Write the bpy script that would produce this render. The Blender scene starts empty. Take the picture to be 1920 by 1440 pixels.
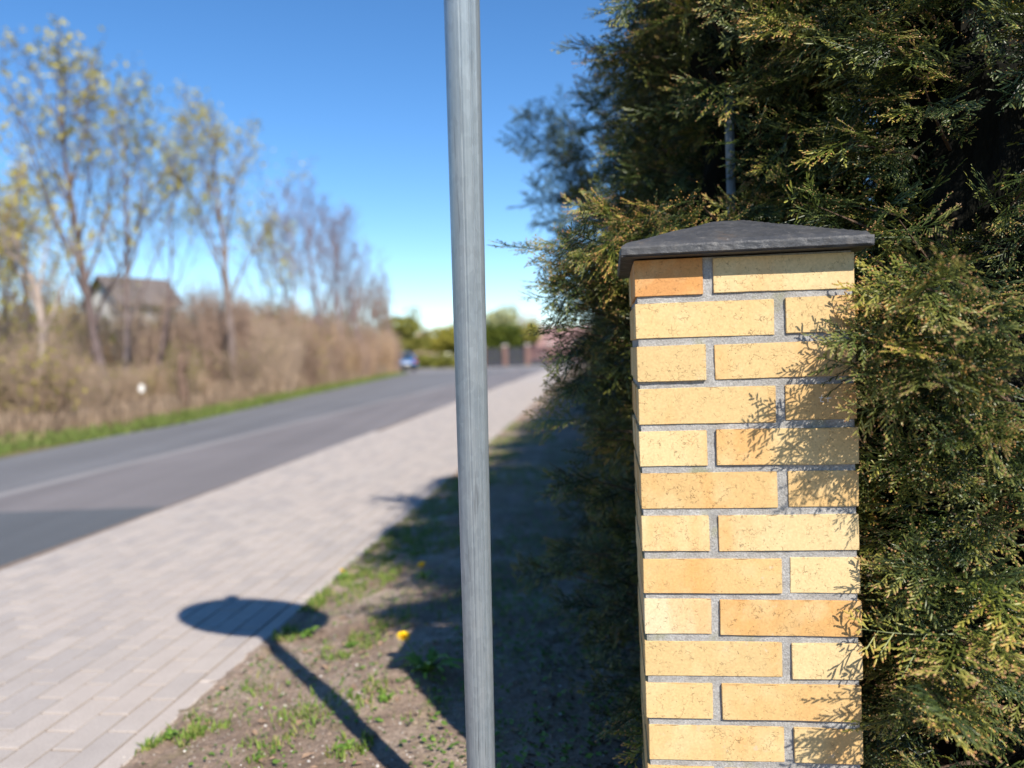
import bpy, bmesh, math, random
import numpy as np
from mathutils import Vector, Matrix, noise

# ------------------------------------------------------------------ camera, sky, sun, exposure
scene = bpy.context.scene
C = scene.collection
EYE = 1.15
ROLL, PITCH, F = math.radians(2.0), math.radians(2.33), 1500.0
cam_d = bpy.data.cameras.new('camera')
cam = bpy.data.objects.new('camera', cam_d); C.objects.link(cam)
cam_d.sensor_width = 36.0; cam_d.lens = 36.0 * F / 1920.0
cam_d.clip_start = 0.05; cam_d.clip_end = 4000
cr, sr, cp, sp = math.cos(ROLL), math.sin(ROLL), math.cos(PITCH), math.sin(PITCH)
R_ = Vector((cr, -sr * sp, -sr * cp)); U_ = Vector((sr, cr * sp, cr * cp)); B_ = Vector((0, -cp, sp))
cam.matrix_world = Matrix(((R_.x, U_.x, B_.x, 0), (R_.y, U_.y, B_.y, 0), (R_.z, U_.z, B_.z, EYE), (0, 0, 0, 1)))
cam_d.dof.use_dof = True; cam_d.dof.focus_distance = 1.55; cam_d.dof.aperture_fstop = 1.75
scene.camera = cam

SUN_EL = math.radians(40.4)
TRAVEL = Vector((-0.456, 0.890, 0)).normalized()          # horizontal direction the light travels
sun_dir = Vector((-TRAVEL.x * math.cos(SUN_EL), -TRAVEL.y * math.cos(SUN_EL), math.sin(SUN_EL)))  # towards the sun
w = bpy.data.worlds.new('World'); scene.world = w; w.use_nodes = True
nt = w.node_tree; nt.nodes.clear()
sky = nt.nodes.new('ShaderNodeTexSky'); sky.sky_type = 'NISHITA'; sky.sun_disc = False
sky.sun_elevation = SUN_EL
sky.sun_rotation = math.atan2(sun_dir.x, sun_dir.y)
sky.altitude = 50; sky.air_density = 0.85; sky.dust_density = 0.0; sky.ozone_density = 3.6
bg = nt.nodes.new('ShaderNodeBackground'); bg.inputs['Strength'].default_value = 0.122
wo = nt.nodes.new('ShaderNodeOutputWorld')
hs = nt.nodes.new('ShaderNodeHueSaturation'); hs.inputs['Saturation'].default_value = 1.2; hs.inputs['Hue'].default_value = .501
nt.links.new(sky.outputs[0], hs.inputs['Color']); nt.links.new(hs.outputs[0], bg.inputs[0]); nt.links.new(bg.outputs[0], wo.inputs[0])
sd = bpy.data.lights.new('sun', 'SUN'); sd.energy = 5.0; sd.angle = math.radians(0.53); sd.color = (1.0, 0.93, 0.82)
so = bpy.data.objects.new('sun', sd); C.objects.link(so)
so.rotation_euler = sun_dir.to_track_quat('Z', 'Y').to_euler(); so.location = (3, -4, 8)
vs = scene.view_settings
scene.display_settings.display_device = 'sRGB'
vs.view_transform = 'Standard'; vs.look = 'None'; vs.gamma = 1; vs.use_curve_mapping = False
vs.exposure = 0.6
scene.cycles.max_bounces = 6; scene.cycles.transparent_max_bounces = 6
scene.cycles.use_denoising = True

# ------------------------------------------------------------------ helpers
def ray(px, py):
    dx, dy = px - 960, py - 720
    x = dx * cr - dy * sr; y = dx * sr + dy * cr
    return x, F * cp - y * sp, -(y * cp + F * sp)
def gnd(px, py, z=0.0):
    x, y, d = ray(px, py); t = (EYE - z) / -d
    return Vector((x * t, y * t, z))
def at(px, py, Y):
    x, y, d = ray(px, py); t = Y / y
    return Vector((x * t, Y, EYE + d * t))
def col(px, Y):                                             # world X of the picture column px at distance Y
    return at(px, 655, Y).x
def link(o, parent=None):
    C.objects.link(o)
    if parent is not None: o.parent = parent
    return o
def tag(o, label=None, cat=None, group=None, kind=None):
    if label: o['label'] = label
    if cat: o['category'] = cat
    if group: o['group'] = group
    if kind: o['kind'] = kind
    return o
def empty(name, loc, rz=0):
    o = bpy.data.objects.new(name, None); C.objects.link(o)
    o.location = loc; o.rotation_euler.z = rz; o.empty_display_size = 0.1
    return o
def copy_tree(o, parent=None):
    c = o.copy(); C.objects.link(c); c.parent = parent
    for ch in list(o.children): copy_tree(ch, c)
    return c

class MB:
    def __init__(s): s.v = []; s.f = []; s.a = []
    def add(s, vs_, fs_, a=0.0):
        n = len(s.v); s.v.extend(vs_); s.f.extend([tuple(n + i for i in f) for f in fs_])
        s.a.extend([a] * len(vs_) if not isinstance(a, (list, tuple)) else a)
    def box(s, c, d, rz=0.0, a=0.0, bev=0.0):
        x, y, z = d[0] / 2, d[1] / 2, d[2] / 2
        cz, szn = math.cos(rz), math.sin(rz)
        if bev <= 0:
            P = [(sx * x, sy * y, sz * z) for sz in (-1, 1) for sx, sy in ((-1, -1), (1, -1), (1, 1), (-1, 1))]
            fs = [(3, 2, 1, 0), (4, 5, 6, 7), (0, 1, 5, 4), (1, 2, 6, 5), (2, 3, 7, 6), (3, 0, 4, 7)]
        else:
            P = []
            for (zz, i) in ((-z, 0), (z - bev, 0), (z, bev)):
                P += [(sx * (x - i), sy * (y - i), zz) for sx, sy in ((-1, -1), (1, -1), (1, 1), (-1, 1))]
            fs = [(3, 2, 1, 0), (8, 9, 10, 11)]
            for k in (0, 4):
                fs += [(k, k + 1, k + 5, k + 4), (k + 1, k + 2, k + 6, k + 5), (k + 2, k + 3, k + 7, k + 6), (k + 3, k, k + 4, k + 7)]
        s.add([(c[0] + p[0] * cz - p[1] * szn, c[1] + p[0] * szn + p[1] * cz, c[2] + p[2]) for p in P], fs, a)
    def tube(s, pts, rad, n=5, a=0.0, cap=True):
        pts = [Vector(p) for p in pts]; m = len(pts)
        if not hasattr(rad, '__len__'): rad = [rad] * m
        vs_ = []; ref = None
        for i, p in enumerate(pts):
            d = (pts[min(i + 1, m - 1)] - pts[max(i - 1, 0)])
            if d.length < 1e-9: d = Vector((0, 0, 1))
            d.normalize()
            if ref is None: ref = d.orthogonal().normalized()
            ref = (ref - d * ref.dot(d))
            ref = ref.normalized() if ref.length > 1e-6 else d.orthogonal().normalized()
            b = d.cross(ref)
            for k in range(n):
                t = 2 * math.pi * k / n
                q = p + (ref * math.cos(t) + b * math.sin(t)) * rad[i]
                vs_.append((q.x, q.y, q.z))
        fs = [(i * n + k, i * n + (k + 1) % n, (i + 1) * n + (k + 1) % n, (i + 1) * n + k) for i in range(m - 1) for k in range(n)]
        if cap: fs.append(tuple((m - 1) * n + k for k in range(n))); fs.append(tuple(reversed(range(n))))
        s.add(vs_, fs, a)
    def quad(s, c, u, v, a=0.0):
        s.add([tuple(c - u - v), tuple(c + u - v), tuple(c + u + v), tuple(c - u + v)], [(0, 1, 2, 3)], a)
    def mesh(s, name, smooth=False):
        me = bpy.data.meshes.new(name)
        me.from_pydata(s.v, [], s.f)
        at_ = me.attributes.new('tint', 'FLOAT', 'POINT')
        at_.data.foreach_set('value', np.array(s.a, dtype=np.float32))
        if smooth: me.polygons.foreach_set('use_smooth', [True] * len(me.polygons))
        me.update()
        return me
    def build(s, name, mat, parent=None, smooth=False, loc=None):
        me = s.mesh(name, smooth); me.materials.append(mat)
        o = bpy.data.objects.new(name, me); link(o, parent)
        if loc is not None: o.location = loc
        return o

# ------------------------------------------------------------------ materials
def newmat(name):
    m = bpy.data.materials.new(name); m.use_nodes = True
    t = m.node_tree; b = t.nodes['Principled BSDF']
    return m, t, b
def N(t, typ, **k):
    n = t.nodes.new(typ)
    for a, v in k.items(): setattr(n, a, v)
    return n
def coords(t, world=True):
    if world: return N(t, 'ShaderNodeNewGeometry').outputs['Position']
    return N(t, 'ShaderNodeTexCoord').outputs['Object']
def nz(t, vec, scale, detail=4, rough=.55, dist=0.0):
    n = N(t, 'ShaderNodeTexNoise'); n.inputs['Scale'].default_value = scale; n.inputs['Detail'].default_value = detail
    n.inputs['Roughness'].default_value = rough; n.inputs['Distortion'].default_value = dist
    t.links.new(vec, n.inputs['Vector']); return n.outputs['Fac']
def ramp(t, fac, stops):
    n = N(t, 'ShaderNodeValToRGB'); e = n.color_ramp.elements
    while len(e) < len(stops): e.new(0.5)
    for i, (p, c) in enumerate(stops):
        e[i].position = p; e[i].color = (c if len(c) == 4 else (*c, 1)) if hasattr(c, '__len__') else (c, c, c, 1)
    t.links.new(fac, n.inputs['Fac']); return n.outputs['Color']
def mix(t, fac, a, b, mode='MIX'):
    n = N(t, 'ShaderNodeMix', data_type='RGBA', blend_type=mode)
    for i, v in ((0, fac), (6, a), (7, b)):
        if hasattr(v, 'node'): t.links.new(v, n.inputs[i])
        elif i == 0: n.inputs[0].default_value = v
        else: n.inputs[i].default_value = (*v, 1) if len(v) == 3 else v
    return n.outputs[2]
def bump(t, b, h, strength=.3, dist=.01, prev=None):
    n = N(t, 'ShaderNodeBump'); n.inputs['Strength'].default_value = strength; n.inputs['Distance'].default_value = dist
    t.links.new(h, n.inputs['Height'])
    if prev is not None: t.links.new(prev, n.inputs['Normal'])
    t.links.new(n.outputs[0], b.inputs['Normal']); return n.outputs[0]
def mapping(t, vec, scale=(1, 1, 1), rot=(0, 0, 0)):
    n = N(t, 'ShaderNodeMapping'); n.inputs['Scale'].default_value = scale; n.inputs['Rotation'].default_value = rot
    t.links.new(vec, n.inputs['Vector']); return n.outputs[0]
def math_(t, op, a, b=None, c=None):
    n = N(t, 'ShaderNodeMath', operation=op)
    for i, v in enumerate((a, b, c)):
        if v is None: continue
        if hasattr(v, 'node'): t.links.new(v, n.inputs[i])
        else: n.inputs[i].default_value = v
    return n.outputs[0]
def setc(t, b, c, rough=.7, spec=.3):
    if hasattr(c, 'node'): t.links.new(c, b.inputs['Base Color'])
    else: b.inputs['Base Color'].default_value = (*c, 1)
    b.inputs['Roughness'].default_value = rough; b.inputs['Specular IOR Level'].default_value = spec
def simple(name, c, rough=.7, spec=.3, var=.25, scale=8, bmp=0.2, metal=0):
    m, t, b = newmat(name); v = coords(t)
    f = nz(t, v, scale, 5)
    setc(t, b, ramp(t, f, [(.3, tuple(x * (1 - var) for x in c)), (.7, tuple(min(1, x * (1 + var)) for x in c))]), rough, spec)
    b.inputs['Metallic'].default_value = metal
    if bmp: bump(t, b, nz(t, v, scale * 6, 4), bmp, .01)
    return m

def objinfo(t): return N(t, 'ShaderNodeObjectInfo')

def mat_brick():
    m, t, b = newmat('yellow_brick'); oi = objinfo(t); v = coords(t, False)
    off = N(t, 'ShaderNodeVectorMath', operation='ADD'); t.links.new(v, off.inputs[0])
    sc = math_(t, 'MULTIPLY', oi.outputs['Random'], 37.0)
    cx = N(t, 'ShaderNodeCombineXYZ'); t.links.new(sc, cx.inputs[0]); t.links.new(sc, cx.inputs[2]); t.links.new(cx.outputs[0], off.inputs[1])
    v2 = off.outputs[0]
    base = oi.outputs['Color']
    band = nz(t, mapping(t, v2, (9, 9, 2.2)), 1.0, 3, .5)
    c1 = mix(t, ramp(t, band, [(.52, 0.0), (.66, .55)]), base, (.62, .30, .085))
    pale = nz(t, v2, 14, 3)
    c2 = mix(t, ramp(t, pale, [(.5, 0.0), (.72, .45)]), c1, (.68, .54, .30))
    grain = nz(t, v2, 240, 4)
    c3 = mix(t, 1.0, c2, ramp(t, grain, [(.3, .86), (.7, 1.08)]), 'MULTIPLY')
    vo = N(t, 'ShaderNodeTexVoronoi', feature='DISTANCE_TO_EDGE'); vo.inputs['Scale'].default_value = 120
    wv = N(t, 'ShaderNodeVectorMath', operation='ADD'); nn = N(t, 'ShaderNodeTexNoise'); nn.inputs['Scale'].default_value = 60
    t.links.new(v2, nn.inputs['Vector']); ms = N(t, 'ShaderNodeVectorMath', operation='SCALE'); ms.inputs['Scale'].default_value = .022
    t.links.new(nn.outputs['Color'], ms.inputs[0]); t.links.new(v2, wv.inputs[0]); t.links.new(ms.outputs[0], wv.inputs[1]); t.links.new(wv.outputs[0], vo.inputs['Vector'])
    line = ramp(t, vo.outputs['Distance'], [(.018, 1.0), (.05, 0.0)])
    mask = ramp(t, nz(t, v2, 70, 3, .6), [(.52, 0.0), (.60, 1.0)])
    mask2 = ramp(t, nz(t, v2, 9, 3), [(.38, .35), (.62, 1.0)])
    crack = math_(t, 'MULTIPLY', math_(t, 'MULTIPLY', line, mask), mask2)
    dots = N(t, 'ShaderNodeTexVoronoi'); dots.inputs['Scale'].default_value = 170; t.links.new(v2, dots.inputs['Vector'])
    dot = math_(t, 'MULTIPLY', ramp(t, dots.outputs['Distance'], [(.10, 1.0), (.2, 0.0)]), ramp(t, nz(t, v2, 40, 2), [(.50, 0.0), (.60, 1.0)]))
    dk = math_(t, 'MAXIMUM', crack, dot)
    c4 = mix(t, math_(t, 'MULTIPLY', dk, .62), c3, (.13, .085, .04))
    dirt = ramp(t, nz(t, v2, 30, 6, .7), [(.60, 0.0), (.78, .35)])
    c5 = mix(t, dirt, c4, (.33, .25, .13))
    sm = math_(t, 'MULTIPLY', ramp(t, nz(t, v2, 48, 5, .7), [(.62, 0.0), (.68, .5)]), ramp(t, nz(t, v2, 6, 2), [(.5, 0.0), (.62, 1.0)]))
    c5 = mix(t, sm, c5, (.50, .46, .38))
    setc(t, b, c5, .72, .25)
    hh = math_(t, 'SUBTRACT', math_(t, 'MULTIPLY', grain, .25), dk)
    bump(t, b, hh, .55, .0016)
    return m
def mat_mortar():
    m, t, b = newmat('grey_mortar'); v = coords(t, False)
    g = nz(t, v, 330, 4, .7); l = nz(t, v, 25, 4)
    c = ramp(t, g, [(.28, (.24, .232, .222)), (.5, (.38, .37, .355)), (.72, (.56, .55, .53))])
    c = mix(t, ramp(t, l, [(.35, .45), (.65, 0.0)]), c, (.19, .175, .155))
    moss = ramp(t, nz(t, v, 14, 5), [(.58, 0.0), (.72, .55)])
    c = mix(t, moss, c, (.27, .27, .12))
    setc(t, b, c, .95, .1)
    p = bump(t, b, g, .8, .003)
    return m
def mat_cap():
    m, t, b = newmat('dark_painted_cap'); v = coords(t, False)
    l = nz(t, v, 9, 5, .6); g = nz(t, v, 160, 5, .65); g2 = nz(t, v, 45, 6, .7)
    c = ramp(t, l, [(.3, (.035, .038, .045)), (.6, (.065, .064, .066)), (.75, (.12, .085, .06))])
    c = mix(t, ramp(t, g2, [(.55, 0.0), (.7, .45)]), c, (.15, .135, .12))
    c = mix(t, ramp(t, g, [(.66, 0.0), (.74, .8)]), c, (.36, .36, .35))
    setc(t, b, c, .5, .45)
    t.links.new(ramp(t, g2, [(.35, .38), (.7, .75)]), b.inputs['Roughness'])
    p = bump(t, b, g, .45, .0018); bump(t, b, g2, .5, .004, p)
    return m
def mat_pole():
    m, t, b = newmat('weathered_zinc'); v = coords(t, False)
    st = nz(t, mapping(t, v, (1, 1, .0015)), 420, 2, .5)
    st2 = nz(t, mapping(t, v, (1, 1, .03)), 900, 3, .6)
    l = nz(t, mapping(t, v, (1, 1, .35)), 30, 4)
    c = ramp(t, st, [(.3, (.235, .28, .32)), (.5, (.295, .345, .385)), (.7, (.35, .40, .44))])
    c = mix(t, ramp(t, l, [(.4, .0), (.7, .45)]), c, (.40, .44, .47))
    sp_ = nz(t, mapping(t, v, (1, 1, .4)), 420, 3, .7)
    c = mix(t, ramp(t, sp_, [(.70, 0.0), (.76, .6)]), c, (.72, .74, .75))
    vo = N(t, 'ShaderNodeTexVoronoi'); vo.inputs['Scale'].default_value = 130; t.links.new(mapping(t, v, (1, 1, .5)), vo.inputs['Vector'])
    c = mix(t, 1.0, c, ramp(t, vo.outputs['Color'], [(0.0, .90), (1.0, 1.08)]), 'MULTIPLY')
    sc_ = nz(t, mapping(t, v, (1, 1, .05)), 160, 2)
    c = mix(t, ramp(t, sc_, [(.28, .55), (.36, 0.0)]), c, (.13, .15, .17))
    setc(t, b, c, .5, .5); b.inputs['Metallic'].default_value = .5
    t.links.new(ramp(t, st2, [(.3, .36), (.7, .50)]), b.inputs['Roughness'])
    bump(t, b, math_(t, 'ADD', st, math_(t, 'MULTIPLY', st2, .5)), .12, .0008)
    return m
def mat_paver():
    m, t, b = newmat('concrete_paver'); v = coords(t); oi = objinfo(t)
    l = nz(t, v, .9, 4); g = nz(t, v, 190, 4, .65); s2 = nz(t, v, 7, 5, .6)
    c = ramp(t, s2, [(.3, (.395, .352, .322)), (.7, (.465, .418, .385))])
    c = mix(t, ramp(t, l, [(.35, .0), (.65, .5)]), c, (.44, .383, .348))
    a = N(t, 'ShaderNodeAttribute', attribute_name='tint')
    rv = math_(t, 'ADD', oi.outputs['Random'], a.outputs['Fac'])
    c = mix(t, 1.0, c, ramp(t, math_(t, 'FRACT', rv), [(0.0, (.90, .905, .92)), (.5, (1.0, .99, .98)), (1.0, (1.07, 1.05, 1.03))]), 'MULTIPLY')
    c = mix(t, 1.0, c, ramp(t, g, [(.3, .82), (.7, 1.12)]), 'MULTIPLY')
    setc(t, b, c, .9, .15); bump(t, b, g, .35, .002)
    return m
def mat_asphalt():
    m, t, b = newmat('asphalt'); v = coords(t)
    g = nz(t, v, 55, 4, .7); l = nz(t, v, .35, 4)
    a = N(t, 'ShaderNodeAttribute', attribute_name='tint')
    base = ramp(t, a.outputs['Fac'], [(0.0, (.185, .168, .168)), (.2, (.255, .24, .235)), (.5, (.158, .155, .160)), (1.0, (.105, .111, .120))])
    c = mix(t, 1.0, base, ramp(t, g, [(.3, .75), (.7, 1.25)]), 'MULTIPLY')
    c = mix(t, 1.0, c, ramp(t, l, [(.3, .9), (.7, 1.12)]), 'MULTIPLY')
    tr = nz(t, mapping(t, v, (1.6, .03, 1), (0, 0, math.radians(6.6))), 1.0, 3)
    c = mix(t, 1.0, c, ramp(t, tr, [(.35, .9), (.65, 1.1)]), 'MULTIPLY')
    setc(t, b, c, .82, .3); bump(t, b, g, .5, .01)
    return m
def mat_soil():
    m, t, b = newmat('sandy_soil'); v = coords(t)
    l = nz(t, v, 2.2, 5, .6); g = nz(t, v, 60, 6, .75); mm = nz(t, v, 14, 6, .7)
    c = ramp(t, l, [(.3, (.27, .19, .14)), (.5, (.41, .305, .235)), (.7, (.54, .44, .36))])
    c = mix(t, ramp(t, mm, [(.45, 0.0), (.7, .6)]), c, (.22, .16, .12))
    c = mix(t, ramp(t, nz(t, v, 5.5, 5, .65), [(.56, 0.0), (.66, .4)]), c, (.20, .18, .075))
    c = mix(t, 1.0, c, ramp(t, g, [(.3, .6), (.7, 1.3)]), 'MULTIPLY')
    c = mix(t, ramp(t, nz(t, v, 210, 3), [(.68, 0.0), (.74, .7)]), c, (.55, .50, .45))
    setc(t, b, c, .97, .05); p = bump(t, b, g, .8, .02); bump(t, b, mm, .7, .03, p)
    return m
def mat_field():
    m, t, b = newmat('dry_turf'); v = coords(t)
    l = nz(t, v, .6, 5, .65); g = nz(t, v, 9, 5, .7)
    c = ramp(t, l, [(.3, (.20, .155, .10)), (.5, (.17, .15, .07)), (.7, (.10, .13, .035))])
    c = mix(t, 1.0, c, ramp(t, g, [(.3, .7), (.7, 1.3)]), 'MULTIPLY')
    setc(t, b, c, .95, .05); bump(t, b, g, .8, .05)
    return m
def foliage_mat(name, stops, rough=.5, trans=.25, spec=.35, rnd=.35):
    """colour along the tint attribute, varied per copy or instance; a share of light passes through the leaf"""
    m, t, b = newmat(name); oi = objinfo(t)
    a = N(t, 'ShaderNodeAttribute', attribute_name='tint')
    c = ramp(t, a.outputs['Fac'], stops)
    c = mix(t, 1.0, c, ramp(t, oi.outputs['Random'], [(0.0, (1 - rnd, 1 - rnd * .7, 1 - rnd)), (.5, (1, 1, 1)), (1.0, (1 + rnd, 1 + rnd * .8, 1 - rnd * .3))]), 'MULTIPLY')
    setc(t, b, c, rough, spec)
    if trans:
        tr = N(t, 'ShaderNodeBsdfTranslucent'); t.links.new(c, tr.inputs[0])
        mx = N(t, 'ShaderNodeMixShader'); mx.inputs[0].default_value = trans
        out = t.nodes['Material Output']
        t.links.new(b.outputs[0], mx.inputs[1]); t.links.new(tr.outputs[0], mx.inputs[2]); t.links.new(mx.outputs[0], out.inputs[0])
    return m
def wood_mat(name, lo, hi, scale=12, usecol=False):
    m, t, b = newmat(name); v = coords(t)
    c = ramp(t, nz(t, mapping(t, v, (1, 1, .35)), scale, 5, .65), [(.3, lo), (.7, hi)])
    if usecol: c = mix(t, 1.0, c, objinfo(t).outputs['Color'], 'MULTIPLY')
    setc(t, b, c, .9, .1); bump(t, b, nz(t, mapping(t, v, (1, 1, .35)), scale * 3, 4), .6, .02)
    return m

M = dict(
    brick=mat_brick(), mortar=mat_mortar(), cap=mat_cap(), pole=mat_pole(), paver=mat_paver(), asphalt=mat_asphalt(), soil=mat_soil(), field=mat_field(),
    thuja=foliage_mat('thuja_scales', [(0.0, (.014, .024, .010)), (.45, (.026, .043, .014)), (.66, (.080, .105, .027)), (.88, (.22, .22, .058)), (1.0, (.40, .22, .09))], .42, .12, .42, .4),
    thuja_gold=foliage_mat('thuja_golden_scales', [(0.0, (.03, .045, .013)), (.40, (.12, .15, .030)), (.72, (.31, .28, .07)), (.86, (.40, .28, .10)), (1.0, (.48, .26, .13))], .45, .2, .4, .35),
    thuja_blue=foliage_mat('cypress_bluish_scales', [(0.0, (.03, .045, .035)), (.6, (.055, .085, .065)), (1.0, (.12, .15, .10))], .5, .15, .35, .3),
    rust=foliage_mat('rusty_scales', [(0.0, (.12, .05, .03)), (.5, (.26, .10, .06)), (1.0, (.42, .20, .12))], .6, .2, .2, .3),
    bark_in=wood_mat('cypress_bark', (.06, .04, .028), (.15, .10, .07), 30),
    inner=wood_mat('inner_shade_black', (.005, .005, .004), (.010, .010, .007), 20),  # near-black: the shade between the sprays put into the colour
    grass=foliage_mat('grass_blade', [(0.0, (.10, .16, .03)), (.5, (.17, .27, .05)), (1.0, (.36, .34, .12))], .6, .3, .25, .2),
    verge=foliage_mat('verge_grass', [(0.0, (.12, .17, .045)), (.5, (.18, .24, .065)), (1.0, (.42, .34, .20))], .6, .3, .2, .2),
    drygrass=foliage_mat('dry_reed_grass', [(0.0, (.24, .165, .12)), (1.0, (.46, .34, .25))], .8, .25, .1, .2),
    weed=foliage_mat('weed_leaf', [(0.0, (.10, .17, .035)), (.6, (.17, .30, .05)), (1.0, (.28, .40, .09))], .5, .3, .3, .25),
    petal=foliage_mat('dandelion_petal', [(0.0, (.75, .42, .01)), (1.0, (.88, .68, .02))], .6, .2, .2, .1),
    bud=foliage_mat('spring_bud_leaves', [(0.0, (.34, .28, .03)), (.6, (.48, .41, .05)), (1.0, (.62, .54, .10))], .6, .35, .2, .25),
    leafy=foliage_mat('pale_spring_leaves', [(0.0, (.13, .13, .03)), (.6, (.24, .23, .05)), (1.0, (.36, .32, .09))], .7, .3, .1, .25),
    darkhedge=foliage_mat('dark_hedge_leaves', [(0.0, (.03, .045, .012)), (.6, (.07, .095, .015)), (1.0, (.15, .17, .03))], .7, .2, .1, .2),
    palehedge=foliage_mat('pale_willow_leaves', [(0.0, (.28, .30, .15)), (1.0, (.45, .46, .26))], .7, .3, .1, .2),
    bark=wood_mat('tree_bark', (.10, .078, .07), (.26, .215, .20), 9, True),
    twig=wood_mat('shrub_twig', (.225, .18, .145), (.42, .35, .29), 6, True),
    sign=simple('grey_sign_back', (.45, .46, .47), .45, .4, .08, 5, .05, .5),
    redbrick=simple('red_brick_far', (.19, .115, .10), .85, .15, .2, 3), roofred=simple('red_roof_tiles', (.27, .165, .155), .75, .2, .2, 2),
    roofdark=simple('dark_roof_tiles', (.15, .125, .115), .8, .2, .2, 2), plaster=simple('pale_plaster', (.62, .61, .58), .85, .15, .06, 1),
    darkslat=simple('dark_fence_slat', (.045, .045, .06), .6, .3, .2, 4), brownslat=simple('reddish_fence_slat', (.13, .075, .078), .7, .2, .2, 4),
    carblue=simple('blue_car_paint', (.03, .13, .33), .25, .6, .05, 3, 0), rubber=simple('tyre_rubber', (.02, .02, .02), .85, .2, .2, 20),
    glass=simple('dark_window_glass', (.03, .04, .05), .08, .7, .05, 2, 0), chrome=simple('wheel_metal', (.4, .4, .42), .35, .5, .05, 5, 0, .8),
    lamp=simple('lamp_glass', (.7, .7, .7), .15, .6, .05, 2, 0), redlamp=simple('red_lamp_glass', (.4, .02, .02), .2, .5, .05, 2, 0),
    whitep=simple('white_plastic', (.80, .78, .74), .5, .3, .05, 6), stone=simple('pebble_stone', (.52, .48, .44), .85, .2, .35, 30),
    deadleaf=simple('dead_leaf', (.28, .19, .13), .8, .15, .4, 25), wood=simple('weathered_wood', (.15, .10, .075), .9, .1, .3, 10),
    litter=simple('shade_dark_scales', (.085, .055, .035), .9, .1, .4, 25), postgrey=simple('dull_grey_paint', (.22, .24, .25), .8, .1, .1, 5, .05), edging=mat_paver(), sand=simple('joint_sand', (.20, .155, .125), .95, .1, .25, 30),
)

TH = math.radians(6.9)                       # the street runs a little to the right of the view
UD = Vector((math.sin(TH), math.cos(TH), 0)); ND = Vector((math.cos(TH), -math.sin(TH), 0))

# ------------------------------------------------------------------ ground, road, pavement, verges
ROADZ = -0.09
def sheet(name, pts, z, mat, tint=0.0):
    mb = MB(); mb.add([(p[0], p[1], z) for p in pts], [tuple(range(len(pts)))], tint)
    o = mb.build(name, mat); tag(o, kind='structure'); return o
g = MB()
g.add([(-1500, -1500, -.16), (1500, -1500, -.16), (1500, 1500, -.16), (-1500, 1500, -.16)], [(0, 1, 2, 3)])
gr = g.build('ground', M['field']); tag(gr, 'dry brown and green turf reaching out to the horizon', kind='structure')

def rxy(px, py): p = gnd(px, py, ROADZ); return (p.x, p.y)
def kx(Y):   # road / pavement border on the ground
    return -3.03 * .9 + (Y - 4.7) * .1213 - .30
def ex(Y):   # right border of the pavement (outer side of the edging stones)
    return -1.150 + (Y - 2.24) * .1125
k0 = gnd(0, 1060); k1 = gnd(430, 907); k2 = gnd(850, 755)
sK = (k2.x - k0.x) / (k2.y - k0.y)
def kx(Y): return k0.x + (Y - k0.y) * sK
e0 = gnd(230, 1440); e1 = gnd(850, 890)
sE = (e1.x - e0.x) / (e1.y - e0.y)
def ex(Y): return e0.x + (Y - e0.y) * sE
L0 = rxy(0, 855); L1 = rxy(340, 795); L2 = rxy(560, 745); L3 = rxy(765, 700)
def lx(Y):
    P = [(-6.9, -30), (-6.9, 5), L0, L1, L2, L3]
    for a, b in zip(P, P[1:]):
        if Y <= b[1]: return a[0] + (b[0] - a[0]) * (Y - a[1]) / (b[1] - a[1])
    return P[-1][0]
YB = 54.0
rd = MB()
Ys = [-30, -10, 0, 3, 5, 6, 6.9, 7.0, 9, 12, 16, 20, 25, 30, 36, 42, 48, YB]
def seamx(Y): return -5.37 * .9 + 0.0 + (Y - 7.0) * .1105 + .22
s0 = gnd(0, 932, ROADZ); s1 = gnd(841, 724, ROADZ); sS = (s1.x - s0.x) / (s1.y - s0.y)
def seamx(Y): return s0.x + (Y - s0.y) * sS
for a, b in zip(Ys, Ys[1:]):
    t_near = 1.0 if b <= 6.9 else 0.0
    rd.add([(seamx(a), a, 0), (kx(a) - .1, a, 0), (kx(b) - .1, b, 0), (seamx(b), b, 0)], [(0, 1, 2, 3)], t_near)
    rd.add([(lx(a), a, .003), (seamx(a) - .18, a, .003), (seamx(b) - .18, b, .003), (lx(b), b, .003)], [(0, 1, 2, 3)], .5)
    rd.add([(seamx(a) - .18, a, .003), (seamx(a), a, 0), (seamx(b), b, 0), (seamx(b) - .18, b, .003)], [(0, 1, 2, 3)], 0.2)
# the bend: the road swings away to the right, a side road goes on ahead
rd.add([(lx(YB), YB, 0), (kx(YB) - .1, YB, 0), (kx(YB) + 8, YB + 6.2, 0), (60, YB + 14, 0), (60, YB + 22, 0), (4, YB + 13.5, 0), (-6.5, YB + 13, 0), (-7.3, YB + 36, 0), (-11.5, YB + 36, 0), (-10.6, YB + 9, 0)],
       [tuple(range(10))], .3)
road = rd.build('road', M['asphalt']); road.location.z = ROADZ; tag(road, 'patched grey asphalt road bending right in the distance', kind='structure')

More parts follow.
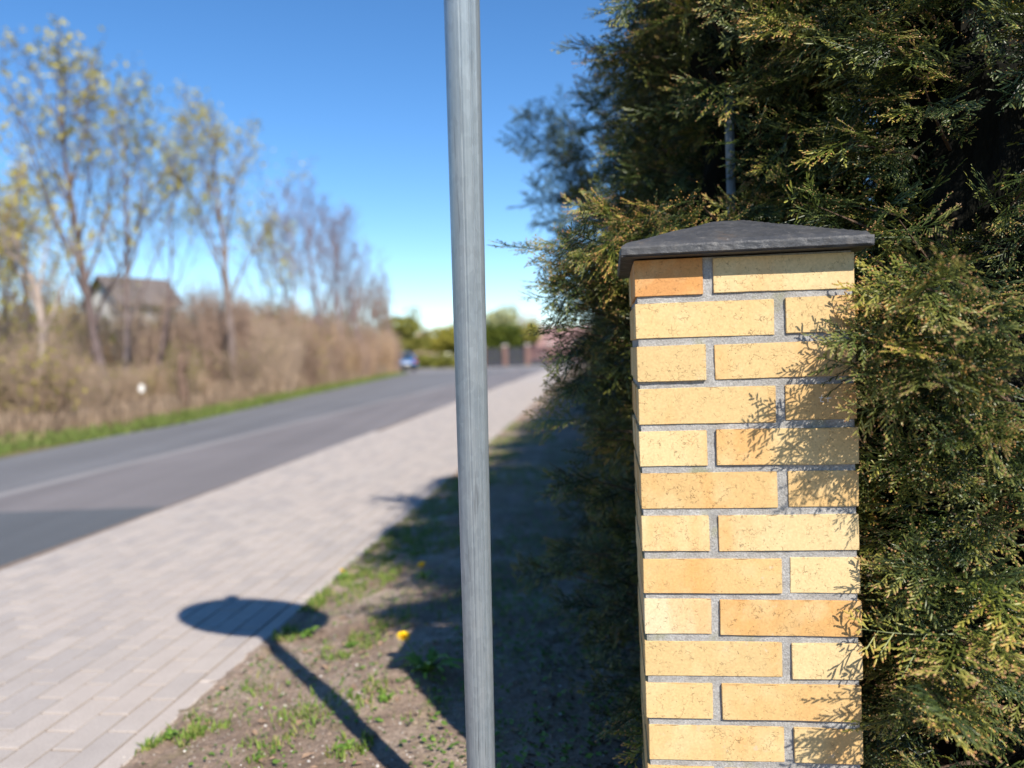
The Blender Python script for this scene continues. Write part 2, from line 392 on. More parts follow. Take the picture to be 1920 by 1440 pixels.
sw = MB()
for a, b in zip([-4, 2, 6, 12, 20, 30, 42, YB], [2, 6, 12, 20, 30, 42, YB]):
    z = -.007
    sw.add([(kx(a), a, z), (ex(a), a, z), (ex(b), b, z), (kx(b), b, z)], [(0, 1, 2, 3)], .3)
    sw.add([(kx(a), a, -.12), (kx(b), b, -.12), (kx(b), b, z), (kx(a), a, z)], [(0, 1, 2, 3)], .3)
bend = MB(); bend.add([(kx(YB), YB, -.002), (ex(YB), YB, -.002), (ex(YB) + 8, YB + 3.5, -.002), (60, YB + 9, -.002), (60, YB + 13.9, -.002), (kx(YB) + 8.1, YB + 6.1, -.002)], [tuple(range(6))], .3)
pavement = sw.build('pavement', M['sand']); tag(pavement, 'pale concrete block pavement running along the road', kind='structure')
bend.build('pavement_bend', M['paver'], pavement)

# paving blocks laid in running bond along the street
PW, PL, JT = .1035, .235, .0068
rng = random.Random(5)
tK = math.atan(sE)
UDk = Vector((math.sin(tK), math.cos(tK), 0)); NDk = Vector((math.cos(tK), -math.sin(tK), 0))
org = Vector((ex(0), 0, 0)) - NDk * .085
pm = []
for i in range(6):
    mb = MB(); mb.box((0, 0, -.03), (PW - JT, PL - JT * 1.7, .06), 0, 0.0, .0011)
    me = mb.mesh('paver'); me.materials.append(M['paver']); pm.append(me)
cells = []
for ci in range(0, 40):
    for ri in range(-6, 222):
        if PL * ri > YB - .6: break
        c = org - NDk * (PW * (ci + .5)) + UDk * (PL * (ri + (.5 if ci % 2 else 0)))
        if c.x - PW * .45 < kx(c.y): continue
        cells.append((c, ci, ri))
def inview(c):
    if c.y < 1.2: return False
    x, y, z = c.x, c.y, c.z - EYE
    dpt = y * cp - z * sp; up = y * sp + z * cp
    X, Y = x / dpt * F, -up / dpt * F
    px = X * cr + Y * sr + 960; py = -X * sr + Y * cr + 720
    return -60 < px < 1000 and py < 1500
vis = sorted([q for q in cells if inview(q[0])], key=lambda q: q[0].length)
single = set(id(q) for q in vis[:298])
rest = MB()
for q in cells:
    c, ci, ri = q; z = rng.uniform(-.0018, .0012); rz = -tK + rng.uniform(-.006, .006)
    if id(q) in single:
        o = bpy.data.objects.new('paver', pm[rng.randrange(6)]); link(o, pavement)
        o.location = (c.x, c.y, z); o.rotation_euler = (rng.uniform(-.004, .004), rng.uniform(-.008, .008), rz)
    else:
        rest.box((c.x, c.y, z - .03), (PW - JT, PL - JT * 1.7, .06), rz, rng.random(), .0011)
o = rest.build('paving_blocks', M['paver'], pavement); tag(o, kind='stuff')
em = MB(); em.box((0, 0, -.05), (.078, .992, .1), 0, .4, .006); eme = em.mesh('edging_stone'); eme.materials.append(M['edging'])
for i in range(0, 22):
    c = org + NDk * .042 + UDk * (1.0 * i + .35)
    o = bpy.data.objects.new('edging_stone', eme); link(o, pavement); o.location = (c.x, c.y, .001); o.rotation_euler.z = -tK
def fbm(x, y, s, seed=0.0, octv=4):
    v = 0; a = .5
    for k in range(octv):
        v += a * noise.noise(Vector((x * s, y * s, seed + k * 7.1))); s *= 2.1; a *= .5
    return v
def soil_h(x, y):
    d = x - ex(y)
    base = -.012 + min(.05, max(0, d) * .085) + .018 * fbm(x, y, 3.0, 2) + .009 * fbm(x, y, 14, 5) + .004 * fbm(x, y, 60, 8, 2)
    if d < .05: base = -.002 + min(0, d + .02) * .16 + .016 * fbm(x, y, 9, 3) + .004 * fbm(x, y, 60, 8, 2) + max(0, d) * .085
    q = math.hypot(x + .35, y - 2.85); base += .03 * max(0, 1 - q / .45) if q < .45 else 0
    return base
def dirt_grid(name, x_of, ncol, ys, mat, seed):
    vs_, fs_ = [], []
    for y in ys:
        x0, x1 = x_of(y)
        for i in range(ncol):
            t = i / (ncol - 1); t = t ** 1.4
            x = x0 + (x1 - x0) * t; vs_.append((x, y, soil_h(x, y)))
    for j in range(len(ys) - 1):
        for i in range(ncol - 1):
            a = j * ncol + i; fs_.append((a, a + 1, a + ncol + 1, a + ncol))
    mb = MB(); mb.add(vs_, fs_); return mb.build(name, mat, smooth=True)
ys = [-2, 0]; 
while ys[-1] < 12: ys.append(ys[-1] + (.018 if 1.7 < ys[-1] < 4.6 else .06))
ys += [13, 15, 20, 30, YB + 3]
verge = dirt_grid('soil_strip', lambda y: (ex(y) - .10, ex(y) + 4.2), 150, ys, M['soil'], 1)
tag(verge, 'bare sandy soil strip between pavement and hedge', kind='structure')
vg = MB()
for a, b in zip([-10, 5, 9, 14, 20, 28, 36, 44], [5, 9, 14, 20, 28, 36, 44, YB]):
    vg.add([(lx(a) - 60, a, -.02), (lx(a) - .35, a, -.06), (lx(a), a, -.087), (lx(b), b, -.087), (lx(b) - .35, b, -.06), (lx(b) - 60, b, -.02)], [(0, 1, 4, 5), (1, 2, 3, 4)])
o = vg.build('roadside_verge', M['field']); tag(o, 'rough grass verge on the far side of the road', kind='structure')

# ------------------------------------------------------------------ brick pillar
P0 = Vector((.230, 1.467, 0)); PT = math.radians(7.0)
W, BL, BD, BH, CO = .386, .248, .122, .0654, .0784
ZTOP = EYE + .1590
NC = 17
pil = empty('brick_pillar', P0, -PT)      # local x along the front face, local y away from the camera, rows counted from the top
tag(pil, 'yellow brick pillar with grey mortar joints and a dark sloping cap', 'pillar')
def lat(L, n, e):
    return [0, e] + [L * k / n for k in range(1, n)] + [L - e, L]
def brick_mesh(L, D, H, seed):
    r = random.Random(seed); e = .0008
    xs, ys_, zs = lat(L, 26, e), lat(D, 12, e), lat(H, 8, e)
    idx = {}; vs_ = []; fs_ = []
    chips = [(r.choice(xs), r.choice([0, D]), r.choice([0, H]), r.uniform(.003, .010)) for _ in range(9)] + [(r.choice([0, L]), r.choice([0, D]), r.uniform(0, H), r.uniform(.004, .008)) for _ in range(2)]
    def V(i, j, k):
        key = (i, j, k)
        if key in idx: return idx[key]
        x, y, z = xs[i], ys_[j], zs[k]
        ext = [i in (0, len(xs) - 1), j in (0, len(ys_) - 1), k in (0, len(zs) - 1)]
        p = Vector((x, y, z)); c = Vector((L / 2, D / 2, H / 2))
        s_ = seed * 3.7
        if sum(ext) >= 2:
            a = .0003 + .0016 * abs(noise.noise(Vector((x * 90 + s_, y * 90, z * 90)))) + .0012 * max(0, noise.noise(Vector((x * 25 + s_, y * 25, z * 25))))
            for q in range(3):
                if ext[q]: p[q] += a * (1 if p[q] < c[q] else -1)
            for cx, cy, cz, cr_ in chips:
                d = (Vector((x, y, z)) - Vector((cx, cy, cz))).length
                if d < cr_ * 1.2:
                    for q in range(3):
                        if ext[q]: p[q] += (cr_ * 1.2 - d) * .45 * (1 if p[q] < c[q] else -1)
        n_ = noise.noise_vector(Vector((x * 9 + s_, y * 9, z * 9))) * .0009
        p += n_
        idx[key] = len(vs_); vs_.append((p.x - L / 2, p.y - D / 2, p.z - H / 2)); return idx[key]
    nx, ny, n_z = len(xs) - 1, len(ys_) - 1, len(zs) - 1
    for i in range(nx):
        for k in range(n_z):
            fs_.append((V(i, 0, k), V(i + 1, 0, k), V(i + 1, 0, k + 1), V(i, 0, k + 1)))
            fs_.append((V(i, ny, k), V(i, ny, k + 1), V(i + 1, ny, k + 1), V(i + 1, ny, k)))
        for j in range(ny):
            fs_.append((V(i, j, 0), V(i, j + 1, 0), V(i + 1, j + 1, 0), V(i + 1, j, 0)))
            fs_.append((V(i, j, n_z), V(i + 1, j, n_z), V(i + 1, j + 1, n_z), V(i, j + 1, n_z)))
    for j in range(ny):
        for k in range(n_z):
            fs_.append((V(0, j, k), V(0, j, k + 1), V(0, j + 1, k + 1), V(0, j + 1, k)))
            fs_.append((V(nx, j, k), V(nx, j + 1, k), V(nx, j + 1, k + 1), V(nx, j, k + 1)))
    me = bpy.data.meshes.new('brick'); me.from_pydata(vs_, [], fs_)
    me.materials.append(M['brick']); me.update(); return me
PALE, YEL, GOLD, ORG, DORG = (.64, .475, .245), (.615, .43, .20), (.59, .385, .165), (.59, .365, .15), (.54, .26, .09)
VP = (.65, .53, .33)
front = [(DORG, PALE), (YEL, YEL), (YEL, YEL), (YEL, GOLD), (PALE, YEL), (GOLD, GOLD), (PALE, PALE), (GOLD, PALE), (VP, ORG), (YEL, PALE), (YEL, GOLD), (YEL, YEL)]
rb = random.Random(11)
for r in range(NC):
    z = ZTOP - .0015 - r * CO - BH / 2
    flip = r % 2 == 0                  # header at the left on even rows
    cl, crr = front[r] if r < len(front) else (rb.choice([PALE, YEL, GOLD]), rb.choice([PALE, YEL, GOLD]))
    jit = lambda: rb.uniform(-.0012, .0012)
    h = BL / 2; d = BD / 2
    if flip:   # front: left header = end of the left side stretcher; front stretcher sits at the right
        spots = [((d, h, z), 1, cl), ((W - h, d, z), 0, crr), ((W - d, W - h, z), 1, None), ((h, W - d, z), 0, None)]
    else:
        spots = [((h, d, z), 0, cl), ((W - d, h, z), 1, crr), ((W - h, W - d, z), 0, None), ((d, W - h, z), 1, None)]
    for si, ((x, y, zz), turn, c_) in enumerate(spots):
        me = brick_mesh(BL + rb.uniform(-.004, .002), BD + rb.uniform(-.003, .002), BH + rb.uniform(-.002, .001), r * 7 + si)
        o = bpy.data.objects.new('brick', me); link(o, pil)
        o.location = (x + jit(), y + jit() * 1.2, zz + jit()); o.rotation_euler = (0, rb.uniform(-.006, .006), (math.pi / 2 if turn else 0) + rb.uniform(-.006, .006) + (math.pi if (turn and rb.random() < .5) else 0))
        c_ = c_ or rb.choice([PALE, YEL, GOLD, ORG])
        k = rb.uniform(.95, 1.04); o.color = (c_[0] * k, c_[1] * k, c_[2] * k, 1)
# mortar core, set back from the brick faces
mo = MB(); rec = .0046
z0, z1 = ZTOP - NC * CO - .02, ZTOP - .001
nu, nv = 56, 190
for side in range(4):
    base = len(mo.v); vs_, fs_ = [], []
    for j in range(nv + 1):
        for i in range(nu + 1):
            u = i / nu; zz = z0 + (z1 - z0) * j / nv; q = rec + (W - 2 * rec) * u
            n_ = .0014 * noise.noise(Vector((q * 70, zz * 70, side * 9.0))) + .0014 * noise.noise(Vector((q * 16, zz * 16, side * 5.0)))
            if i in (0, nu): n_ = 0
            e = rec + n_
            p = [(q, e), (W - e, q), (W - q, W - e), (e, W - q)][side]
            vs_.append((p[0], p[1], zz))
    for j in range(nv):
        for i in range(nu):
            a = j * (nu + 1) + i; fs_.append((a, a + 1, a + nu + 2, a + nu + 1))
    mo.add(vs_, fs_)
mo.build('mortar', M['mortar'], pil, smooth=True)
# cap: slab with a rising pyramid, worn edges
OV, CT, RISE = .030, .0225, .060
cb = MB(); nC = 44
x0, x1, yy0 = -.023, W + OV - .008, -.036
def capz(u, v):
    m_ = max(abs(u - .5), abs(v - .5)) * 2
    return CT + RISE * min(1, (1 - m_) / .86) ** 1.0
vs_, fs_ = [], []
for j in range(nC + 1):
    for i in range(nC + 1):
        u, v = i / nC, j / nC
        x, y = x0 + (x1 - x0) * u, yy0 + (x1 - yy0) * v
        z = ZTOP + .002 + capz(u, v) + .0022 * fbm(x, y, 22, 1) + .0008 * noise.noise(Vector((x * 150, y * 150, 0)))
        if i in (0, nC) or j in (0, nC): z -= .004 + .0015 * noise.noise(Vector((x * 50, y * 50, 3)))
        vs_.append((x, y, z))
for j in range(nC):
    for i in range(nC):
        a = j * (nC + 1) + i; fs_.append((a, a + 1, a + nC + 2, a + nC + 1))
cb.add(vs_, fs_)
def rimpt(side, i): return [(i, 0), (nC, i), (nC - i, nC), (0, nC - i)][side]
for side in range(4):
    vs_, fs_ = [], []
    for k in range(6):
        for i in range(nC + 1):
            ii, jj = rimpt(side, i)
            tx, ty, tz = cb.v[jj * (nC + 1) + ii]
            zz = tz + (ZTOP + .002 - tz) * (k / 5)
            out = (.0022 if 0 < k < 5 else (0 if k == 0 else -.002)) + (.0012 * noise.noise(Vector((tx * 90, ty * 90, zz * 90))) if k else 0)
            if k == 5: zz += .0012 * noise.noise(Vector((tx * 40, ty * 40, 8)))
            nx_, ny_ = [(0, -1), (1, 0), (0, 1), (-1, 0)][side]
            cor = .35 if i in (0, nC) else 1
            vs_.append((tx + nx_ * out * cor, ty + ny_ * out * cor, zz))
    for k in range(5):
        for i in range(nC):
            a = k * (nC + 1) + i; fs_.append((a, a + nC + 1, a + nC + 2, a + 1))
    cb.add(vs_, fs_)
cb.add([(x0, yy0, ZTOP + .0015), (x1, yy0, ZTOP + .0015), (x1, x1, ZTOP + .0015), (x0, x1, ZTOP + .0015)], [(3, 2, 1, 0)])
cb.build('cap', M['cap'], pil, smooth=False)
# a few chalk strokes scratched on a brick: two short crossed marks
sc_ = MB()
def stroke(a, b, w_=.0012):
    a = Vector(a); b = Vector(b); d = (b - a).normalized(); n_ = Vector((-d.z, 0, d.x)) * w_ / 2
    sc_.add([tuple(a - n_), tuple(b - n_), tuple(b + n_), tuple(a + n_)], [(0, 1, 2, 3)])
zc = ZTOP - .0015 - 3 * CO - BH / 2; yc = -.0022; xq = .325
stroke((xq, yc, zc + .014), (xq - .003, yc, zc + .002)); stroke((xq - .005, yc, zc + .009), (xq + .004, yc, zc + .0085)); stroke((xq - .003, yc, zc + .002), (xq + .003, yc, zc + .001))
stroke((xq + .010, yc, zc + .015), (xq + .010, yc, zc + .001)); stroke((xq + .006, yc, zc + .007), (xq + .016, yc, zc + .008))
sc_.build('chalk_mark', M['whitep'], pil)

# ------------------------------------------------------------------ leaning sign post
SB = Vector((-.100, 1.72, 0)); SLX, SLY, SH = .022, -.205, 2.58
axis = Vector((SLX, SLY, 1)).normalized()
sp_root = empty('road_sign', SB, 0); tag(sp_root, 'leaning galvanised steel pole of a round road sign beside the pavement', 'road sign')
sp_root.rotation_mode = 'QUATERNION'; sp_root.rotation_quaternion = Vector((0, 0, 1)).rotation_difference(axis)
pp = MB(); n = 144; prof = []
for k in range(n):
    th = 2 * math.pi * k / n; r = .0300
    deg = math.degrees(th) % 360            # 270 faces the camera, 300-330 towards its right
    def flat(c_, w_): 
        d = (deg - c_ + 180) % 360 - 180
        return math.cos(math.radians(w_)) / math.cos(math.radians(d)) if abs(d) < w_ else 1.0
    r *= flat(280, 14)
    for c_, w_, dp in ((298, 4.5, .0026), (309, 4.5, .0028), (317, 3, .0014), (264, 2.6, .0012), (251, 2.2, .0005)):
        d = abs((deg - c_ + 180) % 360 - 180)
        if d < w_: r -= dp * (1 - d / w_)
    prof.append((r * math.cos(th), r * math.sin(th)))
zs = [-.35] + [i * .1 for i in range(0, 24)] + [SH]
vs_ = [(x, y, z) for z in zs for x, y in prof]
fs_ = [(j * n + k, j * n + (k + 1) % n, (j + 1) * n + (k + 1) % n, (j + 1) * n + k) for j in range(len(zs) - 1) for k in range(n)]
pp.add(vs_, fs_); pp.build('pole', M['pole'], sp_root, smooth=False)
pc = MB(); pc.tube([(0, 0, SH - .01), (0, 0, SH + .012), (0, 0, SH + .018)], [.033, .033, .02], 24); pc.build('pole_cap', M['rubber'], sp_root)
HC = 2.17
pl = MB(); ring = [(.33 * math.cos(2 * math.pi * k / 64) - .01, .33 * math.sin(2 * math.pi * k / 64)) for k in range(64)]
pv = [(x, .036, HC + z) for x, z in ring] + [(x, .048, HC + z) for x, z in ring]
pl.add(pv, [tuple(range(64)), tuple(reversed(range(64, 128)))] + [(k, 64 + k, 64 + (k + 1) % 64, (k + 1) % 64) for k in range(64)])
pl.build('sign_plate', M['sign'], sp_root)
for dz in (-.14, .14):
    cl_ = MB(); cl_.tube([(0, 0, HC + dz - .015), (0, 0, HC + dz + .015)], .034, 24); cl_.box((0, .034, HC + dz), (.09, .012, .03)); cl_.build('clamp', M['chrome'], sp_root)

# ------------------------------------------------------------------ cypress hedge
spray_col = bpy.data.collections.new('spray_sources')       # sources of the leaf sprays, not part of the scene itself
def twig(mb, p, d, nrm, ln, w_, a0, a1, bulb=0.0):
    """flattened scale twig: ridged ribbon that swells and ends bluntly"""
    s_ = d.cross(nrm).normalized(); up = nrm
    vs_ = []; aa = []
    for k, (tt, ww) in enumerate(((0, .55), (.35, 1.0), (.75, .95), (1.0, .45))):
        c = p + d * ln * tt - up * (ln * .12 * tt * tt)
        vs_ += [tuple(c - s_ * w_ * ww), tuple(c + up * w_ * .55 * ww), tuple(c + s_ * w_ * ww)]
        aa += [a0 + (a1 - a0) * tt] * 3
    fs_ = []
    for k in range(3):
        b = k * 3; fs_ += [(b, b + 1, b + 4, b + 3), (b + 1, b + 2, b + 5, b + 4)]
    mb.add(vs_, fs_, aa)
    if bulb:
        c = p + d * ln * 1.03; r = bulb
        mb.add([tuple(c + v * r) for v in (d * 1.3, -d, s_, -s_, up, -up)], [(0, 2, 4), (0, 4, 3), (0, 3, 5), (0, 5, 2), (1, 4, 2), (1, 3, 4), (1, 5, 3), (1, 2, 5)], 1.0)
def make_spray(seed, L, wide, bulbs, mat, droop=.25):
    r = random.Random(seed); mb = MB()
    nb = 12; pts = []
    p = Vector((0, 0, 0)); d = Vector((0, 1, 0)); n_ = Vector((0, 0, 1))
    bend = r.uniform(-.5, .5)
    for i in range(nb + 1):
        pts.append((p.copy(), d.copy()))
        d = (d + Vector((bend * .06, 0, -droop * .07))).normalized(); p += d * L / nb
    mb.tube([q[0] for q in pts[::3]], [.0016, .0013, .0011, .0009, .0007, .0005][:len(pts[::3])], 4, .2, False)
    for i in range(1, nb + 1):
        q, dd = pts[i]; sgn = 1 if i % 2 else -1
        t_ = i / nb; ln = L * wide * (math.sin(math.pi * min(1, .18 + t_ * .82)) ** .8 * .85 + .10) * r.uniform(.55, 1.3)
        side = Vector((sgn, 0, 0)); ang = math.radians(r.uniform(30, 60))
        n2 = (n_ + side * r.uniform(-.35, .15) + Vector((0, r.uniform(-.3, .3), 0))).normalized()
        bd = (dd * math.cos(ang) + side * math.sin(ang)); bd = (bd - n2 * bd.dot(n2) + Vector((0, 0, r.uniform(-.25, .12)))).normalized()
        base_a = .15 + .45 * t_
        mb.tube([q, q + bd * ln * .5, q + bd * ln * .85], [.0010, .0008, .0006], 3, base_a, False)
        m_ = max(3, int(ln / .0056)); cv = r.uniform(-.5, .5)
        for k in range(1, m_ + 1):
            tt = k / m_; sg = 1 if k % 2 else -1
            if r.random() < .12: continue
            tp = q + bd * ln * tt; sdir = bd.cross(n2).normalized() * sg
            a_ = math.radians(r.uniform(20, 48)) * (0.25 if k == m_ else 1)
            td = (bd * math.cos(a_) + sdir * math.sin(a_)); tl = (.019 * (1 - .45 * tt) * r.uniform(.45, 1.3)) * (L / .13) ** .5
            tn = (n2 + Vector((r.uniform(-.25, .25), r.uniform(-.25, .25), 0))).normalized()
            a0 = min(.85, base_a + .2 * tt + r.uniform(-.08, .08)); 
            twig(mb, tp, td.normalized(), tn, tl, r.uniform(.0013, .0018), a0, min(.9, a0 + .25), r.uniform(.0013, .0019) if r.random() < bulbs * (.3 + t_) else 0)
    me = mb.mesh('spray'); me.materials.append(mat)
    o = bpy.data.objects.new('spray', me); return o
specs = [(.13, .50, .05, 'thuja'), (.12, .62, .12, 'thuja'), (.15, .45, .02, 'thuja'), (.11, .55, .45, 'thuja'), (.13, .58, .7, 'thuja_gold'), (.10, .60, .35, 'thuja_gold')]
def source_set(name, mats):
    c_ = bpy.data.collections.new(name)
    for i, (L, wd, bl, mt) in enumerate(mats):
        o = make_spray(100 + i, L, wd, bl, M[mt]); o.name = '%s_%02d' % (name, i); c_.objects.link(o)
    return c_
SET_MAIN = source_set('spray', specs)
SET_BLUE = source_set('spray_blue', [(.15, .45, .05, 'thuja_blue'), (.13, .5, .1, 'thuja_blue'), (.12, .5, .0, 'thuja_blue'), (.14, .42, .0, 'thuja_blue'), (.12, .5, .1, 'thuja'), (.1, .5, .1, 'thuja')])
SET_RUST = source_set('spray_rust', [(.10, .55, .1, 'rust'), (.12, .5, .2, 'rust')])
def gn_tree(name, coll):
    ng = bpy.data.node_groups.new(name, 'GeometryNodeTree')
    ng.interface.new_socket('Geometry', in_out='INPUT', socket_type='NodeSocketGeometry')
    ng.interface.new_socket('Geometry', in_out='OUTPUT', socket_type='NodeSocketGeometry')
    gi = ng.nodes.new('NodeGroupInput'); go = ng.nodes.new('NodeGroupOutput')
    ci = ng.nodes.new('GeometryNodeCollectionInfo'); ci.inputs['Collection'].default_value = coll
    ci.inputs['Separate Children'].default_value = True; ci.inputs['Reset Children'].default_value = True
    ip = ng.nodes.new('GeometryNodeInstanceOnPoints'); ip.inputs['Pick Instance'].default_value = True
    def attr(nm, ty):
        a = ng.nodes.new('GeometryNodeInputNamedAttribute'); a.data_type = ty; a.inputs['Name'].default_value = nm; return a.outputs['Attribute']
    e2r = ng.nodes.new('FunctionNodeEulerToRotation')
    ng.links.new(attr('rot', 'FLOAT_VECTOR'), e2r.inputs[0]); ng.links.new(e2r.outputs[0], ip.inputs['Rotation'])
    ng.links.new(attr('scl', 'FLOAT'), ip.inputs['Scale']); ng.links.new(attr('var', 'INT'), ip.inputs['Instance Index'])
    ng.links.new(gi.outputs[0], ip.inputs['Points']); ng.links.new(ci.outputs[0], ip.inputs['Instance']); ng.links.new(ip.outputs[0], go.inputs[0])
    return ng
GN = {'main': gn_tree('sprays_main', SET_MAIN), 'blue': gn_tree('sprays_blue', SET_BLUE), 'rust': gn_tree('sprays_rust', SET_RUST)}
class Sprays:
    def __init__(s): s.p = []; s.r = []; s.s = []; s.v = []
    def add(s, p, d, n_, scl, var):
        d = d.normalized(); n_ = n_ - d * n_.dot(d)
        n_ = n_.normalized() if n_.length > 1e-4 else d.orthogonal().normalized()
        x = d.cross(n_); m_ = Matrix((x, d, n_)).transposed(); e = m_.to_euler()
        s.p.append(tuple(p)); s.r.append((e.x, e.y, e.z)); s.s.append(scl); s.v.append(var)
    def build(s, name, kind, parent, mat):
        me = bpy.data.meshes.new(name); me.from_pydata(s.p, [], []); me.materials.append(mat)
        a = me.attributes.new('rot', 'FLOAT_VECTOR', 'POINT'); a.data.foreach_set('vector', np.array(s.r, dtype=np.float32).ravel())
        a = me.attributes.new('scl', 'FLOAT', 'POINT'); a.data.foreach_set('value', np.array(s.s, dtype=np.float32))
        a = me.attributes.new('var', 'INT', 'POINT'); a.data.foreach_set('value', np.array(s.v, dtype=np.int32))
        o = bpy.data.objects.new(name, me); link(o, parent)
        md = o.modifiers.new('sprays', 'NODES'); md.node_group = GN[kind]; tag(o, kind='stuff'); return o
def pickvar(r, gold):
    return r.choice([4, 5, 4, 3]) if r.random() < gold else r.choice([0, 0, 1, 1, 2, 3])
def branch(S, Wd, p0, p1, r, n_, gold, scl=1.0, sag=.06, spread=.055, thick=.006):
    """woody branch from p0 to p1 that carries fan sprays along its outer part"""
    p0 = Vector(p0); p1 = Vector(p1); L = (p1 - p0).length
    mid = (p0 + p1) / 2 + Vector((r.uniform(-.05, .05), r.uniform(-.05, .05), sag * r.uniform(.3, 1.3) * L))
    def B(t): return p0 * (1 - t) ** 2 + mid * 2 * t * (1 - t) + p1 * t * t
    pts = [B(t) for t in (0, .25, .5, .75, 1)]
    Wd.tube(pts, [thick, thick * .85, thick * .65, thick * .4, thick * .2], 4, 0.0, False)
    for k in range(n_):
        t = .38 + .62 * (k + r.random()) / n_
        c = B(t); d = (B(min(1, t + .05)) - B(t - .05)).normalized()
        sd = d.cross(Vector((0, 0, 1))); sd = sd.normalized() if sd.length > .1 else Vector((1, 0, 0))
        if k == n_ - 1: dd = d + Vector((r.uniform(-.2, .2), r.uniform(-.2, .2), r.uniform(-.4, .1)))
        else: dd = d * r.uniform(.5, 1.1) + sd * (1 if k % 2 else -1) * r.uniform(.35, 1.0) + Vector((0, 0, r.uniform(-1.1, .25)))
        upn = Vector((r.uniform(-.7, .7), r.uniform(-.7, .7), r.uniform(.2, 1)))
        S.add(c + Vector((r.gauss(0, 1), r.gauss(0, 1), r.gauss(0, 1))) * spread * .3, dd, upn, scl * r.uniform(.55, 1.3), pickvar(r, gold))
def cypress(label, x, y, H, prof_, seed, nbr, kind='main', gold=.15, core=.42, extra=(), fan=13, blue=False, azr=None):
    r = random.Random(seed); root = empty('cypress_tree', (x, y, 0)); tag(root, label, 'conifer', 'cypress trees in the hedge row')
    def rad(z, az):
        P = prof_; z = max(P[0][0], min(P[-1][0], z))
        for (za, ra), (zb, rb_) in zip(P, P[1:]):
            if z <= zb: base = ra + (rb_ - ra) * (z - za) / (zb - za); break
        return base * (1 + .42 * noise.noise(Vector((math.cos(az) * 1.8, math.sin(az) * 1.8, z * 3.2 + seed))))
    tr = MB(); tr.tube([(0, 0, -.05), (.01, .01, H * .3), (-.01, .02, H * .65), (0, 0, H * .97)], [.055, .045, .028, .006], 10); tr.build('trunk', M['bark_in'], root, smooth=True)
    co = MB(); ns, nr_ = 20, 22; vs_, fs_ = [], []  # solid core shell, coloured as the dark depth of the crown
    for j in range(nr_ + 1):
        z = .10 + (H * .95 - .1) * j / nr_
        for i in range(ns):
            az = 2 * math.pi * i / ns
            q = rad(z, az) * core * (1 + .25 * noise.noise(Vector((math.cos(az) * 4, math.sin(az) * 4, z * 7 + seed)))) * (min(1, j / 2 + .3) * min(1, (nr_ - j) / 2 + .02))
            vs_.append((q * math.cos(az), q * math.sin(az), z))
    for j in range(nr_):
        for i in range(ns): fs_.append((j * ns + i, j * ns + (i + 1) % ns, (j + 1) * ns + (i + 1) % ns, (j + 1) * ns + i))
    co.add(vs_, fs_); tag(co.build('inner_shade_core', M['inner'], root), kind='stuff')
    S = Sprays(); Wd = MB()
    for k in range(nbr):
        z1 = .12 + (H - .15) * (k + r.random()) / nbr
        az = r.uniform(0, 2 * math.pi) if azr is None else r.uniform(*azr)
        q = rad(z1, az) * (r.uniform(.80, 1.08) if r.random() < .75 else r.uniform(.55, .85))
        p1 = Vector((q * math.cos(az), q * math.sin(az), z1)); z0_ = max(.05, z1 - r.uniform(.05, .30) * (q / .5))
        p0 = Vector((.02 * math.cos(az), .02 * math.sin(az), z0_))
        branch(S, Wd, p0, p1, r, fan, gold, 1.0)
    for (a, b, nn_, g_, sc2) in extra:
        branch(S, Wd, Vector(a) - Vector((x, y, 0)), Vector(b) - Vector((x, y, 0)), r, nn_, g_, sc2, .05)
    tag(Wd.build('branches', M['bark_in'], root), kind='stuff')
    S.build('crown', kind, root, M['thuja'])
    return root
# branches that overhang the pillar: from the tree at its right, reaching left in front of the brick face
rx = random.Random(77); over = []
def ov(pa, Ya, pb, Yb, n_=14, g_=.5, s_=1.0):
    if 1560 < pb[0] < 1720: pb = (pb[0] + (52 if pb[1] < 760 else 100), pb[1])
    over.append((at(pa[0], pa[1], Ya), at(pb[0], pb[1], Yb), n_, g_, s_))
ov((1900, 640), 1.62, (1650, 560), 1.36, 20, .75, .85); ov((1850, 700), 1.6, (1570, 640), 1.33, 22, .6, .8); ov((1880, 620), 1.55, (1680, 540), 1.30, 20, .7, .95)
ov((1850, 760), 1.6, (1610, 700), 1.35, 20, .4, .85); ov((1880, 800), 1.6, (1680, 700), 1.28, 20, .6, 1); ov((1900, 560), 1.6, (1730, 510), 1.32, 18, .7, .9)
ov((1900, 860), 1.6, (1690, 790), 1.30, 18, .4, 1); ov((1800, 820), 1.55, (1640, 850), 1.40, 16, .3, .9); ov((1900, 760), 1.55, (1780, 640), 1.28, 18, .6, 1)
ov((1900, 1260), 1.6, (1700, 1200), 1.32, 20, .6, 1); ov((1900, 1330), 1.6, (1720, 1300), 1.30, 20, .7, 1); ov((1880, 1150), 1.6, (1690, 1080), 1.35, 18, .5, 1)
ov((1850, 1430), 1.6, (1660, 1440), 1.34, 16, .5, 1); ov((1900, 1000), 1.6, (1680, 960), 1.37, 18, .4, 1); ov((1850, 1300), 1.6, (1655, 1330), 1.38, 12, .4, .8)
ov((1850, 1060), 1.6, (1650, 1010), 1.42, 12, .4, .8)
cypress('dense green cypress with rusty tips pressing against the right side of the brick pillar', 1.08, 1.86, 2.75,
        [(0, .46), (.5, .50), (1.0, .50), (1.4, .47), (1.9, .42), (2.4, .30), (2.75, .05)], 3, 300, gold=.25, extra=over, fan=12)
over = []
ov((1400, 640), 2.4, (1020, 470), 2.05, 20, .6, 1); ov((1400, 620), 2.4, (1060, 440), 2.0, 22, .8, 1); ov((1400, 600), 2.3, (1150, 400), 1.95, 22, .8, 1.05)
